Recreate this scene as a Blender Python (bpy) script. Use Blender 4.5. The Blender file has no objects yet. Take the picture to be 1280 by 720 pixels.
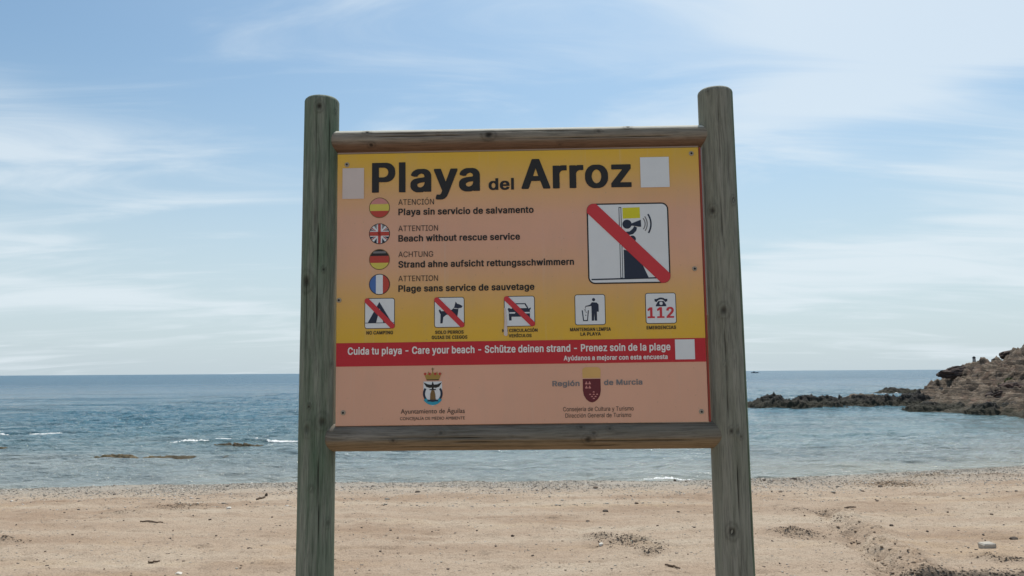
import bpy, bmesh, math, random, json
import numpy as np
from mathutils import Vector, Matrix, noise
R = math.radians
rng = np.random.default_rng(7)
random.seed(7)
SC = bpy.context.scene
COL = SC.collection

# ------------------------------------------------------------------ camera
CAM_Z, SEA_Z, FOCAL = 1.6, -1.4, 968.0          # focal length in pixels of a 1280 px wide picture
PITCH, ROLL = math.atan(105.3 / FOCAL), R(0.36)
_F = Vector((0, math.cos(PITCH), math.sin(PITCH)))
_U0 = Vector((0, -math.sin(PITCH), math.cos(PITCH)))
_R = math.cos(ROLL) * Vector((1, 0, 0)) - math.sin(ROLL) * _U0
_U = math.cos(ROLL) * _U0 + math.sin(ROLL) * Vector((1, 0, 0))
EYE = Vector((0, 0, CAM_Z))
cam = bpy.data.objects.new('camera', bpy.data.cameras.new('camera'))
COL.objects.link(cam)
cam.data.sensor_width = 36
cam.data.lens = FOCAL / 1280 * 36
cam.data.clip_start = 0.05
cam.data.clip_end = 40000
cam.matrix_world = Matrix((( _R.x, _U.x, -_F.x, 0), (_R.y, _U.y, -_F.y, 0), (_R.z, _U.z, -_F.z, CAM_Z), (0, 0, 0, 1)))
SC.camera = cam

# ------------------------------------------------------------------ sun, sky, exposure
SUN_EL, SUN_AZ = R(62), R(17)                   # azimuth clockwise from +Y, the way the camera looks
SC.view_settings.view_transform = 'Standard'
SC.view_settings.look = 'None'
SC.view_settings.exposure = 0.28
SC.view_settings.gamma = 1
sun = bpy.data.objects.new('sun', bpy.data.lights.new('sun', 'SUN'))
COL.objects.link(sun)
sun.data.energy = 3.0
sun.data.angle = R(0.6)
sun.data.color = (1.0, 0.95, 0.87)
SUN_DIR = Vector((math.sin(SUN_AZ) * math.cos(SUN_EL), math.cos(SUN_AZ) * math.cos(SUN_EL), math.sin(SUN_EL)))
sun.rotation_euler = SUN_DIR.to_track_quat('Z', 'Y').to_euler()


def ND(nt, typ, **kw):
    n = nt.nodes.new(typ)
    for k, v in kw.items():
        if k.startswith('i_'):
            key = k[2:]
            key = int(key) if key.isdigit() else key.replace('_', ' ')
            n.inputs[key].default_value = v
        else:
            setattr(n, k, v)
    return n


def math_n(nt, op, a, b=None, c=None, clamp=False):
    n = nt.nodes.new('ShaderNodeMath')
    n.operation = op
    n.use_clamp = clamp
    for i, v in enumerate((a, b, c)):
        if v is None:
            continue
        if isinstance(v, (int, float)):
            n.inputs[i].default_value = v
        else:
            nt.links.new(v, n.inputs[i])
    return n.outputs[0]


def ramp(nt, fac, stops, interp='LINEAR'):
    n = nt.nodes.new('ShaderNodeValToRGB')
    cr = n.color_ramp
    cr.interpolation = interp
    while len(cr.elements) < len(stops):
        cr.elements.new(0.5)
    for e, (p, c) in zip(cr.elements, stops):
        e.position = p
        e.color = (*c, 1) if len(c) == 3 else c
    nt.links.new(fac, n.inputs[0])
    return n.outputs[0]


def mix(nt, fac, a, b, blend='MIX'):
    n = nt.nodes.new('ShaderNodeMix')
    n.data_type = 'RGBA'
    n.blend_type = blend
    for s, v in ((n.inputs[0], fac), (n.inputs[6], a), (n.inputs[7], b)):
        if isinstance(v, (int, float)):
            s.default_value = v
        elif isinstance(v, tuple):
            s.default_value = (*v[:3], 1)
        else:
            nt.links.new(v, s)
    return n.outputs[2]


def mapped(nt, src, scale=(1, 1, 1), loc=(0, 0, 0), rot=(0, 0, 0)):
    n = nt.nodes.new('ShaderNodeMapping')
    n.inputs['Scale'].default_value = scale
    n.inputs['Location'].default_value = loc
    n.inputs['Rotation'].default_value = rot
    nt.links.new(src, n.inputs[0])
    return n.outputs[0]


def noise_n(nt, vec, scale, detail=4, rough=0.55, dist=0.0, out=0):
    n = ND(nt, 'ShaderNodeTexNoise', i_Scale=scale, i_Detail=detail, i_Roughness=rough, i_Distortion=dist)
    nt.links.new(vec, n.inputs['Vector'])
    return n.outputs[out]


world = bpy.data.worlds.new('World')
SC.world = world
world.use_nodes = True
wt = world.node_tree
wt.nodes.clear()
sky = ND(wt, 'ShaderNodeTexSky', sky_type='NISHITA')
sky.sun_disc = False
sky.sun_elevation = SUN_EL
sky.sun_rotation = SUN_AZ
sky.altitude = 0
sky.air_density = 1.0
sky.dust_density = 2.2
sky.ozone_density = 2.0
tc = ND(wt, 'ShaderNodeTexCoord')
sep = ND(wt, 'ShaderNodeSeparateXYZ')
wt.links.new(tc.outputs['Generated'], sep.inputs[0])
dx, dy, dz = sep.outputs
up = math_n(wt, 'MAXIMUM', dz, 0.0)
den = math_n(wt, 'ADD', up, 0.12)
cx = math_n(wt, 'DIVIDE', dx, den)
cy = math_n(wt, 'DIVIDE', dy, den)
comb = ND(wt, 'ShaderNodeCombineXYZ')
wt.links.new(cx, comb.inputs[0])
wt.links.new(cy, comb.inputs[1])
# thin cirrus: long soft streaks, thicker in some parts of the sky than in others
CLOUD_BANKS = [(-0.55, 0.27, 0.38, 0.045, 0.26), (-0.42, 0.225, 0.30, 0.016, 0.22), (-0.55, 0.185, 0.30, 0.022, 0.26), (-0.58, 0.12, 0.2, 0.02, 0.2),
               (0.62, 0.37, 0.36, 0.085, 0.40), (0.40, 0.29, 0.24, 0.045, 0.32), (-0.17, 0.30, 0.045, 0.018, 0.34), (0.55, 0.10, 0.4, 0.03, 0.22)]    # azimuth, elevation, spread, weight
streak = noise_n(wt, mapped(wt, comb.outputs[0], (0.42, 1.25, 1), rot=(0, 0, R(20))), 2.0, 9, 0.58, 1.1)
cover = noise_n(wt, mapped(wt, comb.outputs[0], (0.5, 0.75, 1), loc=(3.1, 1.7, 0)), 0.9, 3, 0.5, 0.3)
s1 = math_n(wt, 'MULTIPLY_ADD', streak, 1.0, math_n(wt, 'MULTIPLY', cover, 1.25))
az = math_n(wt, 'DIVIDE', dx, math_n(wt, 'MAXIMUM', math_n(wt, 'ABSOLUTE', dy), 0.05))
for (a0, e0, wa, we, amt) in CLOUD_BANKS:
    qa = math_n(wt, 'POWER', math_n(wt, 'DIVIDE', math_n(wt, 'SUBTRACT', az, a0), wa), 2)
    qe = math_n(wt, 'POWER', math_n(wt, 'DIVIDE', math_n(wt, 'SUBTRACT', dz, math_n(wt, 'MULTIPLY_ADD', az, 0.06, e0)), we), 2)
    s1 = math_n(wt, 'MULTIPLY_ADD', math_n(wt, 'EXPONENT', math_n(wt, 'MULTIPLY', math_n(wt, 'ADD', qa, qe), -1.0)), amt, s1)
cl = ND(wt, 'ShaderNodeMapRange', interpolation_type='SMOOTHSTEP')
wt.links.new(s1, cl.inputs[0])
cl.inputs[1].default_value = 1.05
cl.inputs[2].default_value = 1.50
puff = noise_n(wt, tc.outputs['Generated'], 9.0, 6, 0.6, 0.2)
pf = ND(wt, 'ShaderNodeMapRange', interpolation_type='SMOOTHSTEP')
wt.links.new(puff, pf.inputs[0])
pf.inputs[1].default_value = 0.64
pf.inputs[2].default_value = 0.80
cmask = math_n(wt, 'MULTIPLY', math_n(wt, 'MAXIMUM', cl.outputs[0], math_n(wt, 'MULTIPLY', pf.outputs[0], 0.6)), 0.64)
# sea haze low down: paler and greyer towards the horizon, all the way round
hz = ND(wt, 'ShaderNodeMapRange', interpolation_type='SMOOTHERSTEP')
wt.links.new(up, hz.inputs[0])
hz.inputs[1].default_value = 0.0
hz.inputs[2].default_value = 0.42
hz.inputs[3].default_value = 0.80
hz.inputs[4].default_value = 0.0
skyc = mix(wt, 1.0, sky.outputs[0], (0.90, 1.11, 1.12), 'MULTIPLY')
skyc = mix(wt, hz.outputs[0], skyc, (5.7, 6.7, 7.3))
skyc = mix(wt, cmask, skyc, (7.2, 7.9, 8.4))
bg = ND(wt, 'ShaderNodeBackground')
bg.inputs[1].default_value = 0.092
wt.links.new(skyc, bg.inputs[0])
wo = ND(wt, 'ShaderNodeOutputWorld')
wt.links.new(bg.outputs[0], wo.inputs[0])

# ------------------------------------------------------------------ helpers
def ray(px, py):
    """direction from the viewpoint through a point measured in the 1280 x 720 photograph"""
    return (_F + _R * ((px - 640) / FOCAL) + _U * ((360 - py) / FOCAL)).normalized()


def link(name, me, mats=(), parent=None):
    o = bpy.data.objects.new(name, me)
    COL.objects.link(o)
    for m in (mats if isinstance(mats, (list, tuple)) else [mats]):
        me.materials.append(m)
    if parent is not None:
        o.parent = parent
    return o


def tag(o, label=None, cat=None, group=None, kind=None):
    if label: o['label'] = label
    if cat: o['category'] = cat
    if group: o['group'] = group
    if kind: o['kind'] = kind
    return o


def mesh_from(name, V, Fc, smooth=False):
    me = bpy.data.meshes.new(name)
    V = np.asarray(V, dtype=np.float32)
    Fc = np.asarray(Fc, dtype=np.int32)
    k = Fc.shape[1]
    me.vertices.add(len(V))
    me.vertices.foreach_set('co', V.ravel())
    me.loops.add(Fc.size)
    me.loops.foreach_set('vertex_index', Fc.ravel())
    me.polygons.add(len(Fc))
    me.polygons.foreach_set('loop_start', np.arange(0, Fc.size, k, dtype=np.int32))
    if smooth:
        me.polygons.foreach_set('use_smooth', np.ones(len(Fc), dtype=bool))
    me.update(calc_edges=True)
    me.validate()
    return me


def grid_faces(nr, nc, wrap=False):
    i = np.arange(nr - 1)[:, None]
    j = np.arange(nc if wrap else nc - 1)[None, :]
    j2 = (j + 1) % nc
    a = i * nc + j
    b = i * nc + j2
    return np.stack([a, b, b + nc, a + nc], -1).reshape(-1, 4)


def fattr(me, name, vals):
    at = me.attributes.new(name, 'FLOAT', 'POINT')
    at.data.foreach_set('value', np.asarray(vals, dtype=np.float32).ravel())


def box_mesh(name, sx, sy, sz, bev=0.0, seg=2):
    bm = bmesh.new()
    bmesh.ops.create_cube(bm, size=1)
    bmesh.ops.scale(bm, vec=(sx, sy, sz), verts=bm.verts)
    if bev:
        bmesh.ops.bevel(bm, geom=bm.edges[:], offset=bev, segments=seg, affect='EDGES')
    me = bpy.data.meshes.new(name)
    bm.to_mesh(me)
    bm.free()
    return me


def new_mat(name):
    m = bpy.data.materials.new(name)
    m.use_nodes = True
    nt = m.node_tree
    return m, nt, nt.nodes['Principled BSDF']


def flat_mat(name, col, rough=0.5, spec=0.3, metal=0.0, var=0.06):
    m, nt, b = new_mat(name)
    g = ND(nt, 'ShaderNodeTexCoord').outputs['Object']
    n = noise_n(nt, g, 14, 5, 0.6)
    c = mix(nt, n, tuple(x * (1 - var) for x in col), tuple(x * (1 + var) for x in col))
    nt.links.new(c, b.inputs['Base Color'])
    b.inputs['Roughness'].default_value = rough
    b.inputs['Specular IOR Level'].default_value = spec
    b.inputs['Metallic'].default_value = metal
    return m


def bump(nt, bsdf, height, strength=0.5, dist=0.01):
    n = ND(nt, 'ShaderNodeBump', i_Strength=strength, i_Distance=dist)
    nt.links.new(height, n.inputs['Height'])
    nt.links.new(n.outputs[0], bsdf.inputs['Normal'])
    return n


def sstep(a, b, x):
    t = np.clip((x - a) / (b - a), 0, 1)
    return t * t * (3 - 2 * t)


# value noise on arrays (fast enough for large sheets)
_perm = np.random.default_rng(3).random((256, 256)).astype(np.float32)


def vnoise(x, y):
    xi = np.floor(x).astype(int)
    yi = np.floor(y).astype(int)
    fx = x - xi
    fy = y - yi
    fx = fx * fx * (3 - 2 * fx)
    fy = fy * fy * (3 - 2 * fy)
    g = lambda a, b: _perm[a & 255, b & 255]
    return (g(xi, yi) * (1 - fx) + g(xi + 1, yi) * fx) * (1 - fy) + (g(xi, yi + 1) * (1 - fx) + g(xi + 1, yi + 1) * fx) * fy


def fbm(x, y, octv=5, gain=0.5, lac=2.03):
    s = 0
    a = 1
    t = 0
    for o in range(octv):
        s = s + a * (vnoise(x + 17.3 * o, y + 9.7 * o) - 0.5)
        t += a
        a *= gain
        x = x * lac
        y = y * lac
    return s / t * 2


# ------------------------------------------------------------------ the beach
_sh = []
for p in [(0, 612), (120, 609), (260, 606), (400, 604), (640, 603), (860, 600.5), (945, 598.5), (1020, 596), (1100, 592), (1200, 587), (1280, 583)]:
    d = ray(*p)
    t = (SEA_Z - CAM_Z) / d.z
    _sh.append((d.x * t, d.y * t))
_sh = [(-260, 21.5), (-40, 21.0)] + _sh + [(26, 30), (34, 40), (60, 52), (260, 90)]
_shx = np.array([p[0] for p in _sh])
_shy = np.array([p[1] for p in _sh])


def shore_y(x):
    return np.interp(x, _shx, _shy)


def blob(x, y, cx, cy, rx, ry, rot=0.0):
    c, s = math.cos(rot), math.sin(rot)
    u = ((x - cx) * c + (y - cy) * s) / rx
    v = (-(x - cx) * s + (y - cy) * c) / ry
    return np.exp(-(u * u + v * v))


def ground_base(x, y):
    d = shore_y(x) - y
    z = np.where(d < 0, np.maximum(0.10 * d, -4.0),
        np.where(d < 3, 0.10 * d, 0.30 + 0.065 * (d - 3)))
    return SEA_Z + np.where(d > 24, 0.30 + 0.065 * 21 + 0.01 * (d - 24), z)


def on_ground(px, py):
    """where the line of sight through a photograph pixel meets the beach"""
    d = ray(px, py)
    t = 3.0
    for _ in range(60):
        p = EYE + d * t
        h = p.z - float(ground_base(np.float64(p.x), np.float64(p.y)))
        t += h / max(0.05, -d.z) * 0.7
    return EYE + d * t


def G(px, py):
    p = on_ground(px, py)
    return p.x, p.y


MOUNDS = []     # cx, cy, rx, ry, rot, height, roughness
for (px, py, rpx, ry, rot, h, ro) in [
        (752, 672, 26, 0.35, -0.1, 0.035, 0.8), (790, 678, 34, 0.45, -0.5, 0.05, 1.0), (818, 688, 16, 0.2, -0.6, 0.03, 0.9),
        (226, 634, 30, 0.5, 0.0, 0.04, 0.9), (150, 642, 30, 0.2, 0.1, 0.03, 0.5), (10, 679, 28, 0.12, 0.1, 0.04, 0.6),
        (1000, 640, 40, 0.2, -0.2, 0.03, 0.4), (1005, 668, 30, 0.3, 0, 0.02, 0.9), (985, 665, 30, 0.2, 0, 0.03, 0.7),
        (1110, 606, 26, 0.5, 0.1, 0.06, 0.8), (1160, 597, 60, 0.3, 0.1, 0.05, 0.6), (1245, 594, 40, 0.3, 0.1, 0.05, 0.6), (985, 602, 50, 0.25, 0, 0.04, 0.6),
        (1270, 673, 14, 0.10, 0, -0.06, 0.6), (1255, 700, 22, 0.3, 0.6, 0.05, 1.0), (1150, 703, 30, 0.12, 0.1, 0.03, 0.3)]:
    gx, gy = G(px, py)
    MOUNDS.append((gx, gy, rpx / FOCAL * gy, ry, rot, h, ro))
# rain gully on the right, running down from the camera side towards the water
_gully = [G(*p) for p in [(1028, 640), (1040, 651), (1062, 664), (1078, 682), (1098, 697), (1112, 712), (1125, 735)]]
_bankL = G(1105, 722)
_bankR = G(1290, 716)


def ground_h(x, y):
    z = ground_base(x, y)
    d = shore_y(x) - y
    dry = sstep(0.1, 1.5, d)
    z = z + dry * (0.035 * fbm(x * 0.5, y * 0.5, 3) + 0.022 * fbm(x * 1.9, y * 1.9, 3) + 0.020 * fbm(x * 6.5 + 3, y * 6.5, 3) - 0.016 * np.abs(fbm(x * 4.1 + 3, y * 5.5, 3)))
    hum = fbm(x * 2.6 + 40, y * 3.4 + 11, 3)
    z = z + dry * 0.022 * np.maximum(hum - 0.12, 0) * 2
    z = z - dry * 0.03 * np.maximum(fbm(x * 3.3 + 7, y * 3.9 + 5, 2) - 0.25, 0) * 2
    z = z + 0.05 * np.exp(-((d - 1.1 - 0.5 * fbm(x * 0.25, x * 0 + 3, 3)) / 0.45) ** 2)       # low berm of shingle
    rough = fbm(x * 11, y * 11, 3)
    for (cx_, cy_, rx, ry, rot, h, ro) in MOUNDS:
        b = blob(x, y, cx_, cy_, rx, ry, rot)
        z = z + h * b * (1 + 1.3 * ro * rough) + 0.02 * ro * b * rough
    gx = np.array([p[0] for p in _gully])[::-1]
    gy = np.array([p[1] for p in _gully])[::-1]
    cxg = np.interp(y, gy, gx) + 0.08 * fbm(y * 2.5, y * 0 + 1, 2)
    act = sstep(gy[0] - 1.2, gy[0], y) * (1 - sstep(gy[-1] - 0.5, gy[-1] + 0.6, y))
    w = 0.13 + 0.07 * fbm(y * 1.7 + 9, y * 0 + 4, 2)
    z = z - act * 0.10 * np.exp(-((x - cxg) / w) ** 2) * (1 + 1.3 * fbm(x * 4, y * 4, 3))
    z = z + act * 0.06 * np.exp(-((x - cxg - 0.3) / 0.25) ** 2) * (1 + 1.5 * rough)
    # edge of a worn bank that drops towards the camera, lower right
    line = _bankL[1] + (x - _bankL[0]) * (_bankR[1] - _bankL[1]) / (_bankR[0] - _bankL[0]) + 0.13 * fbm(x * 2.2, x * 0 + 8, 3)
    k = sstep(_bankL[0] - 0.5, _bankL[0] + 0.5, x)
    z = z - k * 0.26 * sstep(0.0, 0.24, line - y) * (1 + 0.35 * rough)
    return z


def axis(fine0, fine1, step, lo, hi, n_out):
    mid = np.arange(fine0, fine1, step)
    a = fine0 - (np.linspace(0, 1, n_out + 1)[1:] ** 2.2) * (fine0 - lo)
    b = fine1 + (np.linspace(0, 1, n_out + 1)[1:] ** 2.2) * (hi - fine1)
    return np.concatenate([a[::-1], mid, [fine1], b])


xs = axis(-16, 20, 0.045, -260, 260, 40)
ys = axis(5.6, 27, 0.04, -120, 140, 40)
X, Y = np.meshgrid(xs, ys)
Z = ground_h(X, Y)
me = mesh_from('beach', np.stack([X, Y, Z], -1).reshape(-1, 3), grid_faces(len(ys), len(xs)), True)
SD = shore_y(X) - Y
fattr(me, 'inland', SD)
_wrack = np.zeros_like(X)
for (cx_, cy_, rx, ry, rot, h, ro) in MOUNDS:
    _wrack = np.maximum(_wrack, ro * blob(X, Y, cx_, cy_, rx * 1.1, ry * 1.1, rot))
_wrack = np.clip(_wrack * (0.75 + 0.9 * fbm(X * 7, Y * 7, 3)), 0, 1)
fattr(me, 'wrack', _wrack)
_line = _bankL[1] + (X - _bankL[0]) * (_bankR[1] - _bankL[1]) / (_bankR[0] - _bankL[0]) + 0.13 * fbm(X * 2.2, X * 0 + 8, 3)
fattr(me, 'soil', sstep(_bankL[0] - 0.5, _bankL[0] + 0.5, X) * sstep(-0.10, 0.03, _line - Y + 0.06 * fbm(X * 9, Y * 9, 2)))


def sand_material():
    m, nt, b = new_mat('beach_sand')
    P = ND(nt, 'ShaderNodeNewGeometry').outputs['Position']
    dd = ND(nt, 'ShaderNodeAttribute', attribute_name='inland').outputs['Fac']
    wr = ND(nt, 'ShaderNodeAttribute', attribute_name='wrack').outputs['Fac']
    so = ND(nt, 'ShaderNodeAttribute', attribute_name='soil').outputs['Fac']
    n_big = noise_n(nt, mapped(nt, P, (0.35, 0.9, 1)), 1.0, 5, 0.55)
    c = ramp(nt, n_big, [(0.33, (0.325, 0.23, 0.158)), (0.5, (0.395, 0.298, 0.216)), (0.68, (0.45, 0.362, 0.272))])
    # ochre streak across the middle of the beach
    n_och = noise_n(nt, mapped(nt, P, (0.22, 0.7, 1), loc=(5, 2, 0)), 1.0, 6, 0.68)
    c = mix(nt, ramp(nt, n_och, [(0.54, (0, 0, 0)), (0.72, (0.32, 0.32, 0.32))]), c, (0.50, 0.34, 0.18))
    n_fine = noise_n(nt, P, 55, 3, 0.7)
    c = mix(nt, 1.0, c, ramp(nt, n_fine, [(0.28, (0.55, 0.53, 0.5)), (0.5, (1, 1, 1)), (0.75, (1.2, 1.2, 1.22))]), 'MULTIPLY')
    n_sp = noise_n(nt, mapped(nt, P, (1, 1.3, 1)), 13, 4, 0.75)
    c = mix(nt, ramp(nt, n_sp, [(0.57, (0, 0, 0)), (0.66, (0.7, 0.7, 0.7))]), c, (0.22, 0.16, 0.11))
    # shingle towards the water: greyer
    g = math_n(nt, 'ADD', dd, math_n(nt, 'MULTIPLY', noise_n(nt, mapped(nt, P, (0.5, 1, 1)), 1.2, 4), 2.6))
    gf = ramp(nt, math_n(nt, 'DIVIDE', g, 7.0), [(0.40, (0.8, 0.8, 0.8)), (0.95, (0, 0, 0))])
    c = mix(nt, gf, c, (0.345, 0.315, 0.27))
    c = mix(nt, math_n(nt, 'MULTIPLY', wr, 0.62), c, (0.22, 0.16, 0.11))
    c = mix(nt, math_n(nt, 'MULTIPLY', so, 0.75), c, (0.11, 0.085, 0.065))
    # wet rim at the waterline
    wet = ramp(nt, math_n(nt, 'DIVIDE', math_n(nt, 'ADD', g, 0.0), 3.0), [(0.42, (1, 1, 1)), (0.62, (0, 0, 0))])
    c = mix(nt, wet, c, (0.21, 0.18, 0.145))
    nt.links.new(c, b.inputs['Base Color'])
    nt.links.new(math_n(nt, 'MULTIPLY_ADD', wet, -0.45, 0.95), b.inputs['Roughness'])
    b.inputs['Specular IOR Level'].default_value = 0.2
    h = math_n(nt, 'ADD', noise_n(nt, P, 26, 5, 0.7), math_n(nt, 'MULTIPLY', noise_n(nt, P, 7, 3, 0.6), 1.3))
    bump(nt, b, h, 0.9, 0.022)
    return m


M_SAND = sand_material()
tag(link('beach', me, M_SAND), kind='structure')


# ------------------------------------------------------------------ the sea
def calmness(x, y):
    off = y - shore_y(x)
    c = 0.55 * (1 - sstep(1, 9, off)) + 0.75 * blob(x, y, 24, 42, 20, 19) + 0.35 * blob(x, y, 4, 34, 12, 8)
    return np.clip(c + 0.55 * np.maximum(fbm(x * 0.05, y * 0.13, 3), 0) * sstep(0, 40, off), 0, 0.45)


def sea_height(x, y):
    z = np.zeros_like(x)
    r = np.random.default_rng(11)
    off = y - shore_y(x)
    calm = 1 - calmness(x, y)
    cove = 1
    patch = 0.75 + 0.6 * fbm(x * 0.12, y * 0.2, 3)
    wx = x + 0.8 * fbm(x * 0.4, y * 0.5, 2)
    wy = y + 0.8 * fbm(x * 0.35 + 5, y * 0.5 + 9, 3)
    for i in range(22):
        lam = 0.45 * (1.17 ** i)
        if lam > 9: break
        th = r.normal(0.12, 0.75)
        k = 2 * math.pi / lam
        amp = 0.0085 * lam ** 0.75
        ph = r.random() * 7
        s = np.sin(k * (math.sin(th) * wx + math.cos(th) * wy) + ph)
        z += amp * (s * 0.75 - 0.25 * np.cos(2 * (k * (math.sin(th) * wx + math.cos(th) * wy) + ph)))
    lump = 1 - 2.6 * np.abs(fbm(x * 0.75 + 5, y * 0.95, 4))
    lump2 = 1 - 2.6 * np.abs(fbm(x * 1.9 + 31, y * 2.3 + 7, 3))
    return (z * 1.3 + 0.08 * lump + 0.042 * lump2) * calm * patch


BREAK = []       # breaking wavelets: centre, half length, height
for (px0, px1, py, h) in [(-20, 100, 542.5, 0.09), (218, 372, 553.5, 0.08)]:
    a = ray((px0 + px1) / 2, py)
    t = (SEA_Z - CAM_Z) / a.z
    BREAK.append((a.x * t, a.y * t, (px1 - px0) / 2 / FOCAL * a.y * t, h))


def breakers(x, y):
    z = np.zeros_like(x)
    for (bx, by, hl, h) in BREAK:
        line = by + 0.25 * fbm(x * 0.5, x * 0 + by, 3) + 0.02 * (x - bx)
        e = np.exp(-np.abs((x - bx) / (hl * 1.35)) ** 4)
        u = (y - line)
        z += h * e * np.where(u < 0, np.exp(-(u / 0.14) ** 2), np.exp(-(u / 0.6) ** 2))
    return z


def sea_z(x, y):
    off = y - shore_y(x)
    return SEA_Z + sea_height(x, y) * np.clip(1.3 - y / 200, 0, 1) + breakers(x, y) + 0 * off


fx = np.arange(-34, 74, 0.15)
xs = np.concatenate([-34 - (np.linspace(0, 1, 30)[::-1][:-1] ** 3) * 14000, fx, 74 + (np.linspace(0, 1, 30)[1:] ** 3) * 14000])
yl = [17.0]
while yl[-1] < 120:
    yl.append(yl[-1] + max(0.06, 0.00005 * yl[-1] ** 2 + 0.05))
ys = np.concatenate([np.array(yl), 120 + (np.linspace(0, 1, 60)[1:] ** 3) * 13880])
X, Y = np.meshgrid(xs, ys)
Z = sea_z(X, Y)
Z = np.where((X < -60) | (X > 120), SEA_Z, Z)
me = mesh_from('sea', np.stack([X, Y, Z], -1).reshape(-1, 3), grid_faces(len(ys), len(xs)), True)
fattr(me, 'offshore', Y - shore_y(X))
fattr(me, 'calm', calmness(X, Y))


def sea_material():
    m, nt, b = new_mat('sea_water')
    P = ND(nt, 'ShaderNodeNewGeometry').outputs['Position']
    off = ND(nt, 'ShaderNodeAttribute', attribute_name='offshore').outputs['Fac']
    wob = math_n(nt, 'MULTIPLY', noise_n(nt, mapped(nt, P, (0.06, 0.16, 1)), 1, 4, 0.6), 16)
    t = math_n(nt, 'DIVIDE', math_n(nt, 'ADD', math_n(nt, 'SUBTRACT', off, 8), wob), 100, clamp=True)
    c = ramp(nt, t, [(0.0, (0.27, 0.27, 0.22)), (0.035, (0.21, 0.235, 0.22)), (0.13, (0.115, 0.19, 0.205)), (0.30, (0.065, 0.16, 0.205)),
                     (1.0, (0.035, 0.115, 0.18))])
    dark = noise_n(nt, mapped(nt, P, (0.08, 0.22, 1), loc=(4, 9, 0)), 1, 3, 0.6)
    c = mix(nt, ramp(nt, dark, [(0.52, (0, 0, 0)), (0.62, (0.45, 0.45, 0.45))]), c, (0.05, 0.075, 0.075))
    nt.links.new(c, b.inputs['Base Color'])
    b.inputs['Roughness'].default_value = 0.13
    b.inputs['IOR'].default_value = 1.33
    b.inputs['Specular IOR Level'].default_value = 0.5
    h1 = noise_n(nt, mapped(nt, P, (1.0, 1.5, 1)), 2.6, 5, 0.65, 0.3)
    h2 = noise_n(nt, mapped(nt, P, (0.6, 1.0, 1), rot=(0, 0, R(8))), 0.9, 4, 0.6, 0.3)
    h3 = noise_n(nt, mapped(nt, P, (0.45, 0.8, 1), rot=(0, 0, R(-6))), 0.32, 4, 0.6, 0.3)
    h = math_n(nt, 'ADD', math_n(nt, 'MULTIPLY', h1, 0.12), math_n(nt, 'ADD', math_n(nt, 'MULTIPLY', h2, 0.42), math_n(nt, 'MULTIPLY', h3, 0.8)))
    n = bump(nt, b, h, 1.0, 2.0)
    cm = ND(nt, 'ShaderNodeAttribute', attribute_name='calm').outputs['Fac']
    nt.links.new(math_n(nt, 'MULTIPLY_ADD', cm, -1.6, 2.1), n.inputs['Distance'])
    nt.links.new(ramp(nt, math_n(nt, 'DIVIDE', off, 400.0), [(0.05, (0.1, 0.1, 0.1)), (0.6, (0.32, 0.32, 0.32))]), b.inputs['Roughness'])
    # short ripples blend into an even sheen with distance, as many share one pixel there
    return m


M_SEA = sea_material()
tag(link('sea', me, M_SEA), kind='structure')

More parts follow.
